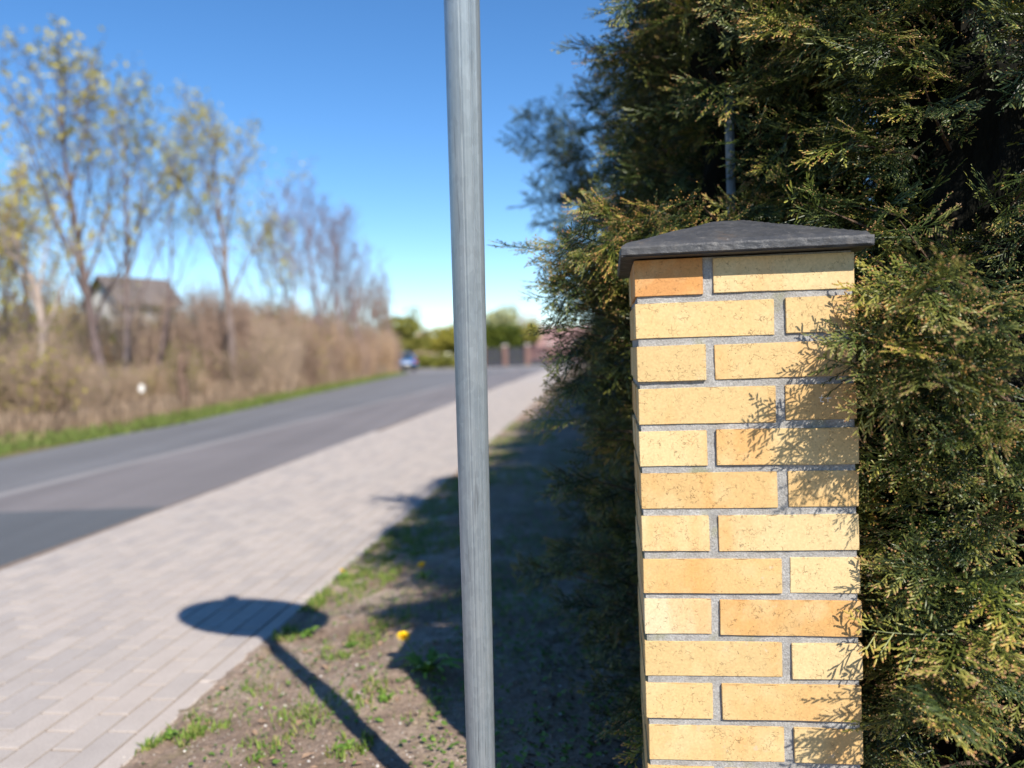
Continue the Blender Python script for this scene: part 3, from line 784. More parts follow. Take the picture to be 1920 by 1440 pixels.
ov((1400, 560), 2.3, (1230, 400), 1.9, 20, .9, 1); ov((1450, 540), 2.3, (1320, 390), 1.88, 20, .7, 1); ov((1400, 700), 2.4, (1040, 560), 2.05, 20, .4, 1)
ov((1400, 700), 2.4, (1075, 620), 2.0, 18, .3, 1); ov((1300, 560), 2.3, (1100, 500), 1.95, 20, .7, 1); ov((1300, 480), 2.3, (1130, 450), 1.9, 18, .8, 1)
ov((1400, 640), 2.4, (1055, 530), 2.1, 18, .7, .9); ov((1400, 760), 2.4, (1060, 700), 2.2, 14, .1, .9); ov((1450, 480), 2.3, (1400, 380), 1.9, 14, .7, 1); ov((1500, 480), 2.3, (1490, 400), 1.9, 14, .3, 1)
cypress('cypress rising straight behind the pillar cap with golden green sprays low on its left', .78, 2.40, 2.8,
        [(0, .60), (.5, .66), (1.0, .62), (1.4, .57), (1.8, .50), (2.3, .38), (2.8, .06)], 8, 320, gold=.22, extra=over, fan=12)
over = []
ov((1350, 500), 3.3, (1100, 190), 3.0, 18, .3, 1.1); ov((1350, 450), 3.3, (1130, 110), 3.0, 18, .3, 1.1); ov((1350, 300), 3.3, (1180, 20), 3.0, 18, .3, 1.1); ov((1350, 600), 3.3, (1070, 340), 3.0, 18, .1, 1.1)
ov((1350, 600), 3.3, (1085, 260), 3.05, 18, .1, 1.1)
cypress('tall dark cypress second behind the pillar, its top leaving the frame', .92, 3.25, 2.85,
        [(0, .66), (.6, .72), (1.2, .64), (1.8, .60), (2.3, .45), (2.6, .30), (2.85, .08)], 13, 330, gold=.15, extra=over, fan=14)
over = []
ov((1200, 520), 4.3, (985, 215), 4.05, 30, 0, 1.2); ov((1200, 520), 4.3, (1035, 250), 4.05, 28, 0, 1.2); ov((1180, 560), 4.3, (962, 262), 4.0, 8, .0, 1.1); ov((1180, 600), 4.3, (1030, 380), 4.0, 32, 0, 1.2)
ov((1180, 600), 4.3, (1060, 210), 4.1, 28, 0, 1.2); ov((1180, 600), 4.3, (1050, 430), 4.0, 20, 0, 1.1); ov((1200, 560), 4.3, (1065, 300), 4.1, 30, 0, 1.2)
cypress('bluish dark cypress farther along the hedge with one spray leaning out over the pavement', 1.00, 4.2, 3.0,
        [(0, .50), (.6, .60), (1.2, .62), (1.8, .60), (2.4, .45), (3.0, .08)], 21, 260, kind='blue', gold=0, extra=over, fan=13)
first = None
for i in range(24):
    Y = 5.1 + i * 1.02; x = 1.02 + .117 * (Y - 4.2) + (i % 2) * .05
    if first is None:
        first = cypress('dark cypress right behind the bluish one in the hedge row', x, Y, 2.6, [(0, .48), (.6, .56), (1.2, .57), (1.8, .48), (2.3, .3), (2.6, .05)], 31, 190, gold=.1, fan=11)
    else:
        c = copy_tree(first); c.location = (x, Y, 0); c.rotation_euler.z = i * 1.7; c.scale = (1.18, 1.18, .96 + .04 * (i % 3)); c['label'] = 'shaded cypress in the far stretch of the hedge row beside the pavement'; c['group'] = 'far cypress trees of the hedge row'
# more of the same hedge at the right edge
cypress('dark cypress at the right edge of the picture beyond the overhanging sprays', 1.75, 2.45, 3.0,
        [(0, .5), (.6, .60), (1.2, .62), (1.8, .6), (2.4, .45), (3.0, .08)], 41, 340, gold=.2, fan=13)
rt = empty('rusty_shrub', (1.30, 1.62, 0)); tag(rt, 'red-brown shrub showing at the right edge between green cypress sprays', 'shrub')
S = Sprays(); Wd = MB(); r = random.Random(4)
for k in range(34):
    z1 = .55 + .72 * k / 34; az = r.uniform(math.pi * .85, math.pi * 1.7); q = r.uniform(.20, .34)
    branch(S, Wd, (0, 0, z1 - .2), (q * math.cos(az), q * math.sin(az), z1 + r.uniform(-.05, .1)), r, 7, 0, .8)
S.v = [v % 2 for v in S.v]
Wd.tube([(0, 0, -.02), (0, 0, .6), (0, 0, 1.2)], [.02, .015, .006], 7)
Wd.build('stems', M['bark_in'], rt); S.build('leaves', 'rust', rt, M['rust'])
# pale post glimpsed inside the hedge
pb = at(1391, 300, 2.02); po = MB(); po.tube([(0, 0, -.1), (0, 0, 1.80)], .012, 14); o = po.build('metal_post', M['postgrey'], None, True, (pb.x + .005, pb.y + .12, 0))
tag(o, 'slim pale metal post half hidden in the foliage behind the pillar cap', 'post')

# ------------------------------------------------------------------ plants and litter on the soil strip
rg = random.Random(9)
gb = MB()
def blade(mb, x, y, z, h, w_, a, r, lean=1.3):
    az = r.uniform(0, 6.283); l = r.uniform(.1, lean) * h; dx, dy = math.cos(az), math.sin(az); sx, sy = -dy * w_, dx * w_
    mb.add([(x - sx, y - sy, z), (x + sx, y + sy, z), (x + dx * l * .4 + sx * .8, y + dy * l * .4 + sy * .8, z + h * .6), (x + dx * l * .4 - sx * .8, y + dy * l * .4 - sy * .8, z + h * .6), (x + dx * l, y + dy * l, z + h)],
           [(0, 1, 2, 3), (3, 2, 4)], a)
patches = [(gnd(px, py), rad_, dn) for px, py, rad_, dn in [
    (640, 1100, .22, 1.0), (700, 1075, .20, .8), (740, 1030, .22, .8), (590, 1130, .10, 1.0), (800, 1020, .25, .8), (660, 1225, .10, .8), (330, 1375, .085, 1.0), (395, 1370, .05, .7), (560, 1365, .09, .5), (600, 1330, .08, .4),
    (430, 1235, .05, .3), (480, 1290, .06, .3), (700, 1330, .07, .6), (655, 1425, .06, .8), (480, 1420, .06, .5), (740, 1180, .1, .5), (540, 1190, .06, .8), (760, 990, .22, .9), (830, 950, .25, .9), (860, 910, .3, .9),
    (900, 860, .4, .8), (950, 900, .4, .6), (1000, 1050, .3, .4), (930, 1150, .25, .4), (960, 830, .5, .9), (1000, 800, .6, .9), (250, 1410, .05, .5)]]
for (c, rad_, dn) in patches:
    for k in range(int(12500 * dn * rad_ ** 1.25)):
        a_ = rg.uniform(0, 6.283); q = rad_ * math.sqrt(rg.random()) * 1.15
        x, y = c.x + q * math.cos(a_), c.y + q * math.sin(a_) * 1.3
        if x < ex(y) - .01 or fbm(x, y, 13, 4) < -.02: continue
        blade(gb, x, y, soil_h(x, y) - .002, rg.uniform(.006, .034), rg.uniform(.0016, .0036), min(1, max(0, rg.gauss(.5, .28))), rg)
for k in range(9000):
    y = 1.9 + 7 * rg.random() ** 1.5; x = ex(y) + rg.random() * 2.2
    if fbm(x, y, 2.6, 9) < .05 and rg.random() < .93: continue
    blade(gb, x, y, soil_h(x, y) - .004, rg.uniform(.01, .035), rg.uniform(.001, .0022), min(1, max(0, rg.gauss(.6, .3))), rg)
o = gb.build('grass', M['grass']); tag(o, 'thin patchy grass sprouting from the sandy soil', kind='stuff')
# low creeping leaves: small round ones
cl_ = MB()
for k in range(12000):
    y = 1.9 + 7 * rg.random() ** 1.4; x = ex(y) + .02 + rg.random() * 2.0
    if fbm(x, y, 3.2, 14) < .04 and rg.random() < .88: continue
    c = Vector((x, y, soil_h(x, y) + rg.uniform(.003, .018))); az = rg.uniform(0, 6.28); s_ = rg.uniform(.004, .011)
    u = Vector((math.cos(az), math.sin(az), rg.uniform(-.4, .4))) * s_; v = Vector((-math.sin(az), math.cos(az), rg.uniform(-.4, .4))) * s_ * .7
    cl_.add([tuple(c - u), tuple(c - v), tuple(c + u), tuple(c + v)], [(0, 1, 2, 3)], rg.random())
for k in range(14000):
    y = 1.7 + 8 * rg.random() ** 1.3; x = ex(y) + .8 + rg.random() * 1.8
    if fbm(x, y, 2.2, 24) < -.10 and rg.random() < .85: continue
    c = Vector((x, y, soil_h(x, y) + rg.uniform(.004, .035))); az = rg.uniform(0, 6.28); s_ = rg.uniform(.005, .014)
    u = Vector((math.cos(az), math.sin(az), rg.uniform(-.5, .5))) * s_; v = Vector((-math.sin(az), math.cos(az), rg.uniform(-.5, .5))) * s_ * .6
    cl_.add([tuple(c - u), tuple(c - v), tuple(c + u), tuple(c + v)], [(0, 1, 2, 3)], rg.random() * .5)
o = cl_.build('ground_cover', M['weed']); tag(o, 'tiny creeping leaves scattered over the soil strip', kind='stuff')
pe = MB()
for k in range(7500):
    y = 1.8 + 5 * rg.random() ** 1.5; x = ex(y) - .03 + 2.2 * rg.random() ** 1.3
    if rg.random() < .5 and fbm(x, y, 4, 33) < .0: continue
    s_ = rg.uniform(.0012, .0038) if rg.random() < .95 else rg.uniform(.004, .008)
    z = soil_h(x, y) + s_ * .2 if x > ex(y) - .02 else .002 + s_ * .3
    P = [Vector(d) * s_ * rg.uniform(.6, 1.2) for d in ((1, 0, 0), (-1, 0, 0), (0, 1, 0), (0, -1, 0), (0, 0, .8), (0, 0, -.6))]; rz = rg.uniform(0, 6.3)
    pe.add([(x + p.x * math.cos(rz) - p.y * math.sin(rz), y + p.x * math.sin(rz) + p.y * math.cos(rz), z + p.z) for p in P], [(0, 2, 4), (2, 1, 4), (1, 3, 4), (3, 0, 4), (2, 0, 5), (1, 2, 5), (3, 1, 5), (0, 3, 5)], rg.random())
o = pe.build('pebbles', M['stone']); tag(o, 'small pale pebbles and grit on the soil strip', kind='stuff')
cd = MB()
for k in range(7000):
    y = 1.8 + 4.5 * rg.random() ** 1.4; x = ex(y) - .02 + 1.9 * rg.random()
    if fbm(x, y, 5, 51) < -.05 and rg.random() < .8: continue
    s_ = rg.uniform(.0025, .0075) if rg.random() < .93 else rg.uniform(.008, .014); z = soil_h(x, y)
    P = [Vector(d) * s_ * rg.uniform(.5, 1.25) for d in ((1, 0, 0), (-1, 0, 0), (0, 1, 0), (0, -1, 0), (0, 0, .7), (0, 0, -.5))]; rz = rg.uniform(0, 6.3)
    cd.add([(x + p.x * math.cos(rz) - p.y * math.sin(rz), y + p.x * math.sin(rz) + p.y * math.cos(rz), z + p.z) for p in P], [(0, 2, 4), (2, 1, 4), (1, 3, 4), (3, 0, 4), (2, 0, 5), (1, 2, 5), (3, 1, 5), (0, 3, 5)], rg.random())
o = cd.build('soil_crumbs', M['soil']); tag(o, 'loose soil crumbs lying on the bare strip', kind='stuff')
fl = MB()
for k in range(900):
    y = 1.8 + 5.5 * rg.random(); x = ex(y) + .03 + 2.0 * rg.random() ** .8
    c = Vector((x, y, soil_h(x, y) + .006)); az = rg.uniform(0, 6.28); s_ = rg.uniform(.006, .02) if x < .2 + .1 * y else rg.uniform(.012, .035)
    u = Vector((math.cos(az), math.sin(az), rg.uniform(-.3, .3))) * s_; v = Vector((-math.sin(az), math.cos(az), rg.uniform(-.3, .3))) * s_ * .55; up = Vector((0, 0, s_ * .3))
    fl.add([tuple(c - u), tuple(c - v * .9 + up), tuple(c + u * .2 - v + up * .5), tuple(c + u * 1.2), tuple(c + u * .2 + v + up * .6), tuple(c - u * .5 + v * .8 + up)], [(0, 1, 2, 3), (0, 3, 4, 5)], rg.random())
lt = MB()  # dark shed bits, added so the shaded soil by the hedge looks darker
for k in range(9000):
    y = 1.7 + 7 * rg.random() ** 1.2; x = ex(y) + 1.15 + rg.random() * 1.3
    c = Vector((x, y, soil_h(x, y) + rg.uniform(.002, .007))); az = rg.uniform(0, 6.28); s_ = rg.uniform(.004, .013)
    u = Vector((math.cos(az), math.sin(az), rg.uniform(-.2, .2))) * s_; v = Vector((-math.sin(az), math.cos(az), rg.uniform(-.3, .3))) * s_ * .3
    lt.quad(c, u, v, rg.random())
lo = lt.build('conifer_litter', M['litter']); tag(lo, 'dark shed twigs and scales added to deepen the shade under the hedge', kind='stuff')
o = fl.build('fallen_leaves', M['deadleaf']); tag(o, 'dry brown leaves and bits lying on the soil under the hedge', kind='stuff')

def leaf_mesh(L, Wl, teeth, seed):
    r = random.Random(seed); mb = MB(); n_ = 9; vs_ = []; aa = []
    for k in range(n_ + 1):
        t = k / n_; wv = Wl * math.sin(math.pi * min(1, t * .82 + .08)) ** .9 * (1 - (.5 * (k % 2) if teeth else 0)) if 0 < k < n_ else Wl * .08
        z = L * (.30 * math.sin(t * 2.2)) - L * .12 * t * t; y = L * t
        vs_ += [(-wv, y + (L * .04 if k % 2 else 0), z + wv * .25), (0, y, z), (wv, y, z + wv * .3)]; aa += [t * .6, t * .6 + .3, t * .6]
    fs_ = []
    for k in range(n_):
        b = k * 3; fs_ += [(b, b + 1, b + 4, b + 3), (b + 1, b + 2, b + 5, b + 4)]
    mb.add(vs_, fs_, aa); me = mb.mesh('leaf', True); me.materials.append(M['weed']); return me
LM = [leaf_mesh(.085, .011, True, 1), leaf_mesh(.065, .009, True, 2), leaf_mesh(.05, .012, False, 3), leaf_mesh(.036, .009, False, 4)]
fm = MB(); rf = random.Random(3)
for ring_, (n_, L, tl) in enumerate(((26, .0155, .15), (22, .013, .5), (16, .009, .95))):
    for k in range(n_):
        az = 2 * math.pi * (k + .5 * ring_) / n_ + rf.uniform(-.05, .05); el = tl + rf.uniform(-.1, .1)
        d = Vector((math.cos(az) * math.cos(el), math.sin(az) * math.cos(el), math.sin(el))); s_ = Vector((-math.sin(az), math.cos(az), 0)) * .0013
        c = Vector((0, 0, .001 * ring_)); e_ = c + d * L
        fm.add([tuple(c - s_ * .6), tuple(c + s_ * .6), tuple(e_ + s_), tuple(e_ + d * .001), tuple(e_ - s_)], [(0, 1, 2, 3, 4)], rf.random())
FLM = fm.mesh('petals'); FLM.materials.append(M['petal'])
def rosette(name, label, cat, px, py, nleaf, meshes, size, flower=None, group=None, seed=0):
    r = random.Random(seed); c = gnd(px, py, .01); c.z = soil_h(c.x, c.y)
    root = empty(name, c, r.uniform(0, 6)); tag(root, label, cat, group)
    for k in range(nleaf):
        o = bpy.data.objects.new('leaf', r.choice(meshes)); link(o, root); o.rotation_euler = (r.uniform(-.05, .55), r.uniform(-.3, .3), 2.4 * k + r.uniform(-.3, .3)); s_ = size * r.uniform(.7, 1.2); o.scale = (s_, s_, s_)
        o.location = (r.uniform(-.006, .006), r.uniform(-.006, .006), .004)
    if flower is not None:
        inv = Matrix.Rotation(-root.rotation_euler.z, 3, 'Z'); fx = inv @ Vector(flower[:3])
        st = MB(); st.tube([(0, 0, 0), tuple(fx * .5 + Vector((0, 0, .01))), tuple(fx)], [.0022, .002, .002], 6, .3); st.build('stem', M['weed'], root)
        hd = bpy.data.objects.new('flower', FLM); link(hd, root); hd.location = fx; hd.scale = (flower[3],) * 3; hd.rotation_euler = (.35, -.15, .3)
        sp2 = MB(); sp2.tube([(0, 0, -.008), (0, 0, -.002), (0, 0, .001)], [.002, .0055, .004], 8, .3); sp2.build('sepals', M['weed'], hd)
    return root
rosette('dandelion', 'dandelion with one bright yellow flower close to the steel pole', 'dandelion', 800, 1290, 26, LM[:2], 1.35, (-.085, .085, .105, 1.6), 'dandelions in the soil strip', 1)
rosette('dandelion', 'half shaded dandelion with an orange yellow flower farther up the soil strip', 'dandelion', 795, 1095, 12, LM[:2], .9, (-.01, .01, .07, 1.4), 'dandelions in the soil strip', 2)
rosette('dandelion', 'small dandelion in the grass at the pavement edge', 'dandelion', 640, 1085, 8, LM[:2], .7, (.0, .01, .045, .9), 'dandelions in the soil strip', 3)
rosette('weed', 'bright green broad-leaved weed at the tip of the sign shadow', 'weed', 578, 1188, 14, LM[2:], 1.0, None, None, 4)
rosette('weed', 'low yellowish weed at the bottom edge beside the pole shadow', 'weed', 655, 1420, 18, LM[2:], .55, None, None, 5)
rosette('weed', 'leafy green weed tuft on the edge of the paving blocks', 'weed', 318, 1378, 16, LM[2:], .6, None, None, 6)
rosette('weed', 'weed clump on bare soil left of the yellow dandelion', 'weed', 660, 1225, 20, LM[2:], .6, None, None, 7)
rosette('weed', 'small weed at the foot of the soil between pole and dandelion', 'weed', 720, 1335, 14, LM[2:], .5, None, None, 8)

# ------------------------------------------------------------------ far side: trees, shrubs, grass
def grow(seed, H, r0, lean=(0, 0), fork=.35, limbs=9, sub=7, tw=6, spread=.55, kink=.1, budn=2, budsize=.05, pale=False, upb=.5):
    """trunk with limbs, sub-branches and twigs; returns trunk, branches, buds builders"""
    r = random.Random(seed); T, B, L = MB(), MB(), MB()
    def seg(p, d, ln, n_, bend, up):
        pts = [p.copy()]
        for k in range(n_):
            d = (d + Vector((r.gauss(0, bend), r.gauss(0, bend), r.gauss(0, bend * .5) + up))).normalized(); p = p + d * ln / n_; pts.append(p.copy())
        return pts
    tr = seg(Vector((0, 0, 0)), Vector((lean[0], lean[1], 1)).normalized(), H * .8, 8, kink, .10)
    T.tube([tr[0] - Vector((0, 0, .2))] + tr, [r0 * 1.25, r0 * 1.05] + [r0 * (1 - .105 * k) for k in range(1, 9)], 8)
    def on(pts, t):
        x = t * (len(pts) - 1); i = min(int(x), len(pts) - 2); return pts[i].lerp(pts[i + 1], x - i), (pts[i + 1] - pts[i]).normalized()
    def buds(p):
        for _ in range(budn):
            c = p + Vector((r.gauss(0, .09), r.gauss(0, .09), r.gauss(0, .09))); s_ = budsize * r.uniform(.5, 1.3)
            u = Vector((r.gauss(0, 1), r.gauss(0, 1), r.gauss(0, 1))).normalized(); v = u.orthogonal().normalized()
            L.quad(c, u * s_, v * s_ * .6, r.random())
    for i in range(limbs):
        t = fork + (1 - fork) * (i + r.random() * .7) / limbs; p, d = on(tr, min(.98, t)); az = 2.4 * i + r.uniform(-.5, .5)
        out = Vector((math.cos(az), math.sin(az), 0)); ll = H * (.50 * (1 - t) + .17) * r.uniform(.8, 1.2)
        lim = seg(p, (out * spread + Vector((0, 0, .75)) + d * .3).normalized(), ll, 5, .10, .06 * upb * 2)
        rr = r0 * (1 - t * .75) * .5; B.tube(lim, [rr, rr * .8, rr * .6, rr * .42, rr * .28, rr * .12], 5, 0, False)
        for j in range(sub):
            t2 = .22 + .78 * (j + r.random()) / sub; p2, d2 = on(lim, min(.99, t2)); q = Vector((r.gauss(0, 1), r.gauss(0, 1), r.gauss(0, .5) + .5)).normalized()
            sl = ll * (.42 * (1 - t2) + .16) * r.uniform(.7, 1.2); sb = seg(p2, (d2 * .7 + q * .75).normalized(), sl, 3, .12, .07)
            r2 = max(.010, rr * .35 * (1 - t2 * .5)); B.tube(sb, [r2, r2 * .75, r2 * .5, r2 * .25], 3, 0, False)
            for k in range(tw):
                t3 = .15 + .85 * (k + r.random()) / tw; p3, d3 = on(sb, min(.99, t3)); q = Vector((r.gauss(0, 1), r.gauss(0, 1), r.gauss(0, .6) + .35)).normalized()
                tl = sl * .38 * r.uniform(.5, 1.2) + .12; e_ = p3 + (d3 * .6 + q * .8).normalized() * tl
                B.tube([p3, (p3 + e_) / 2 + q * .02, e_], [.008, .006, .003], 3, 0, False)
                if budn: buds(e_); 
                if budn and r.random() < .5: buds((p3 + e_) / 2)
    return T, B, L
def tree(label, px, Y, H, seed, color=(1, 1, 1), bud='bud', **k):
    x = col(px, Y); root = empty('bare_tree', (x, Y, -.06)); tag(root, label, 'tree')
    T, B, L = grow(seed, H, k.pop('r0', H * .012), **k)
    o = T.build('trunk', M['bark'], root, True); o.color = (*color, 1)
    o = B.build('branches', M['bark'], root); o.color = (*color, 1); tag(o, kind='stuff')
    if L.v: tag(L.build('buds', M[bud], root), kind='stuff')
    return root
tree('crooked pale-barked tree at the roadside on the left edge, small yellow leaves', 50, 15.8, 5.5, 2, (1.9, 1.85, 1.7), lean=(-.06, 0), kink=.14, fork=.4, limbs=9, budn=1, budsize=.035, r0=.12)
tree('leafy budding tree cut by the left frame edge', -60, 17.5, 5.2, 12, (1, 1, .9), kink=.1, fork=.25, limbs=11, budn=1, budsize=.03)
tree('tallest tree on the left, dark trunk and yellow buds up to its top', 195, 21.5, 10.6, 5, (.8, .74, .76), lean=(-.05, 0), fork=.22, limbs=14, sub=8, tw=5, kink=.03, budn=1, budsize=.055, spread=.5, r0=.15)
tree('slimmer tree forking beside the tallest one in front of the white house', 228, 24, 9.9, 6, (1.0, .95, .95), lean=(.10, 0), fork=.28, limbs=12, sub=8, kink=.035, budn=1, budsize=.05, spread=.5, r0=.12)
tree('thin leaning tree right of the white house', 285, 25, 7.9, 9, (.95, .85, .85), lean=(.20, 0), fork=.45, limbs=7, sub=6, kink=.05, budn=1, budsize=.05, r0=.08)
tree('straight tree standing alone at the verge between house and thicket', 438, 26.5, 9.9, 10, (1.1, 1.04, 1.0), fork=.36, limbs=13, sub=9, kink=.03, budn=1, budsize=.05, spread=.55, r0=.15)
tree('bare greyish tree rising above the thicket, leftmost of the leafless group', 555, 36, 8.6, 14, (1.35, 1.2, 1.3), fork=.25, limbs=13, sub=9, tw=8, budn=0, spread=.55, kink=.04)
tree('highest bare tree in the middle of the leafless group', 600, 39, 10.2, 15, (1.35, 1.2, 1.3), fork=.25, limbs=14, sub=9, tw=8, budn=0, spread=.5, kink=.04)
tree('bare tree second from the right in the leafless group', 640, 42, 9.6, 16, (1.35, 1.2, 1.3), fork=.25, limbs=13, sub=9, tw=8, budn=0, spread=.5, kink=.04)
tree('lower bare tree ending the leafless group on the right', 678, 45, 8.0, 17, (1.35, 1.2, 1.3), fork=.25, limbs=12, sub=9, tw=8, budn=0, spread=.55, kink=.04)
tree('thin young tree with yellow buds at the left of the leafless group', 505, 33, 7.6, 18, (1.0, .9, .9), fork=.3, limbs=9, sub=7, budn=1, budsize=.05, spread=.4)
tree('bushy budding tree low behind the crooked pale tree', 92, 27, 8.0, 19, (.9, .85, .8), fork=.15, limbs=13, sub=8, budn=1, budsize=.05, spread=.6)
tree('budding tree filling the gap at the far left edge', 25, 30, 7.2, 20, (.9, .85, .8), fork=.15, limbs=13, sub=8, budn=1, budsize=.05, spread=.6)

def shrub_parts(seed, n_, green):
    r = random.Random(seed); B, L = MB(), MB()
    for i in range(n_):
        az = r.uniform(0, 6.283); q = r.uniform(0, .32); p = Vector((q * math.cos(az), q * math.sin(az), 0)); sp_ = r.uniform(.05, .42)
        d = Vector((math.cos(az) * sp_, math.sin(az) * sp_, 1)).normalized(); h = r.uniform(.55, 1.0); pts = [p.copy()]
        for k in range(4):
            d = (d + Vector((r.gauss(0, .10), r.gauss(0, .10), -.02))).normalized(); p = p + d * h / 4; pts.append(p.copy())
        B.tube(pts, [.0075, .006, .0045, .003, .0012], 3, 0, False)
        for k in range(11):
            t = r.uniform(.15, .98) * 4; j = min(3, int(t)); c = pts[j].lerp(pts[j + 1], t - j); v = Vector((r.gauss(0, 1), r.gauss(0, 1), r.gauss(.5, .5))).normalized() * r.uniform(.06, .2)
            B.tube([c, c + v], [.0032, .001], 3, 0, False)
            if r.random() < green:
                s_ = r.uniform(.012, .024); u = v.normalized().orthogonal().normalized(); L.quad(c + v, u * s_, v.normalized() * s_ * .7, r.random())
    return B, L
protos = []
for s_, gn_ in ((1, .0), (2, .10), (3, .0), (4, .75), (5, .30)):
    B, L = shrub_parts(s_, 105, gn_); mb_ = B.mesh('stems'); mb_.materials.append(M['twig'])
    ml = None
    if L.v: ml = L.mesh('buds'); ml.materials.append(M['leafy'])
    protos.append((mb_, ml))
def shrub(x, y, h, wd, pi, colr, label, group):
    root = empty('bare_shrub', (x, y, -.05), random.Random(int(x * 97 + y * 31)).uniform(0, 6)); tag(root, label, 'shrub', group); root.scale = (wd, wd, h)
    o = bpy.data.objects.new('stems', protos[pi][0]); link(o, root); o.color = (*colr, 1); o['kind'] = 'stuff'
    if protos[pi][1]: o2 = bpy.data.objects.new('buds', protos[pi][1]); link(o2, root); o2['kind'] = 'stuff'
rs = random.Random(21)
SG = 'leafless shrubs of the roadside thicket'; SLb = 'leafless brown shrub in the thicket along the far side of the road'
for k in range(120):                                 # thicket right of the lone tree
    Y = 27 + 33 * (k + rs.random()) / 120; xr = lx(Y) - 1.3 - rs.random() ** 1.4 * 6.5
    h = rs.uniform(2.6, 4.2) * (1 if xr < lx(Y) - 2.2 else .75); pi = rs.choice([0, 0, 1, 2, 2, 4]); 
    c_ = rs.choice([(1.1, 1.0, .9), (1.0, .86, .80), (.85, .72, .68), (1.2, 1.0, .78)])
    shrub(xr, Y, h, h * .62, pi, c_, SLb, SG)
SG2 = 'low shrubs under the roadside trees'; SL2 = 'low tangled shrub with scattered green buds under the roadside trees'
for k in range(80):
    Y = 15 + 16 * rs.random(); xr = lx(Y) - 1.8 - rs.random() * 8; h = rs.uniform(1.0, 2.5)
    pxx = 960 + 1500 * xr / Y
    if 160 < pxx < 330: h = min(h, 1.35)
    shrub(xr, Y, h, h * .7, rs.choice([0, 1, 2, 3, 4, 4]), rs.choice([(1, .9, .8), (.8, .7, .68), (1.1, .95, .8)]), SL2, SG2)
SG3 = 'taller shrubs behind the roadside trees'; SL3 = 'taller olive shrub standing behind the roadside trees'
for k in range(70):
    Y = 32 + 25 * rs.random(); px = rs.uniform(-60, 560); h = (rs.uniform(2.8, 4.4) + (1.2 if px < 150 else 0)) if not 165 < px < 335 else rs.uniform(.9, 1.4)
    shrub(col(px, Y), Y, h, h * .75, rs.choice([1, 3, 3, 4, 4]), rs.choice([(.9, .85, .75), (.8, .72, .7), (1, .9, .8)]), SL3, SG3)
fw = MB()                                             # wood behind everything on the left
for k in range(2600):
    Y = rs.uniform(62, 85); px = rs.uniform(-80, 735); top = (6.0 + 1.5 * math.sin(px * .02)) * (1 if px > 150 else 1.15); z = top * rs.random() ** .7; c = Vector((col(px, Y), Y, z))
    d = Vector((rs.gauss(0, .25), rs.gauss(0, .25), 1)).normalized() * rs.uniform(.8, 2.0); fw.tube([c - d, c + d], [.05, .015], 3, 0, False)
o = fw.build('distant_wood', M['twig']); o.color = (.95, .85, .82, 1); tag(o, 'brownish distant wood behind the roadside shrubs', kind='stuff')

vgm = MB()
for k in range(15000):
    Y = 8 + 46 * rs.random() ** 1.6; x = lx(Y) + .08 - abs(rs.gauss(0, .9)); dry = fbm(x, Y, .9, 6) > .08
    blade(vgm, x, Y, -.09 + min(.05, (lx(Y) - x) * .08), rs.uniform(.05, .16), rs.uniform(.006, .012), rs.uniform(.75, 1) if dry and x < lx(Y) - .6 else rs.uniform(.1, .6), rs)
o = vgm.build('verge_grass', M['verge']); tag(o, 'fresh green grass edging the far side of the road', kind='stuff')
dg = MB()
for k in range(16000):
    Y = 14 + 44 * rs.random() ** 1.2; x = lx(Y) - 1.0 - abs(rs.gauss(0, 1.6)); 
    blade(dg, x, Y, -.05, rs.uniform(.25, .8) * (1 if Y > 24 else .6), rs.uniform(.010, .02), rs.random(), rs, .5)
o = dg.build('dry_grass', M['drygrass']); tag(o, 'pinkish dry grass at the foot of the roadside thicket', kind='stuff')

# stump, white marker
sb = gnd(345, 772, -.05); st = MB(); st.tube([(0, 0, -.1), (.02, 0, .5), (-.05, .02, 1.05), (.02, 0, 1.45)], [.15, .12, .10, .06], 9)
st.tube([(-.03, 0, .9), (.15, 0, 1.2), (.2, 0, 1.5)], [.06, .05, .03], 6)
o = st.build('tree_stump', M['wood'], None, True, sb); tag(o, 'broken dark stump standing at the verge left of the lone straight tree', 'stump')
wb = gnd(268, 776, -.05); root = empty('marker_post', wb); tag(root, 'small white marker on a short post in front of the shrubs', 'marker')
q = MB(); q.tube([(0, 0, -.1), (0, 0, .45)], .025, 6); q.build('post', M['wood'], root)
q = MB(); q.tube([(0, -.01, .62), (0, .01, .62)], .08, 14); q.v = [(x * .85, y, .62 + (z - .62) * 1.25) for x, y, z in q.v]; q.build('plate', M['whitep'], root)

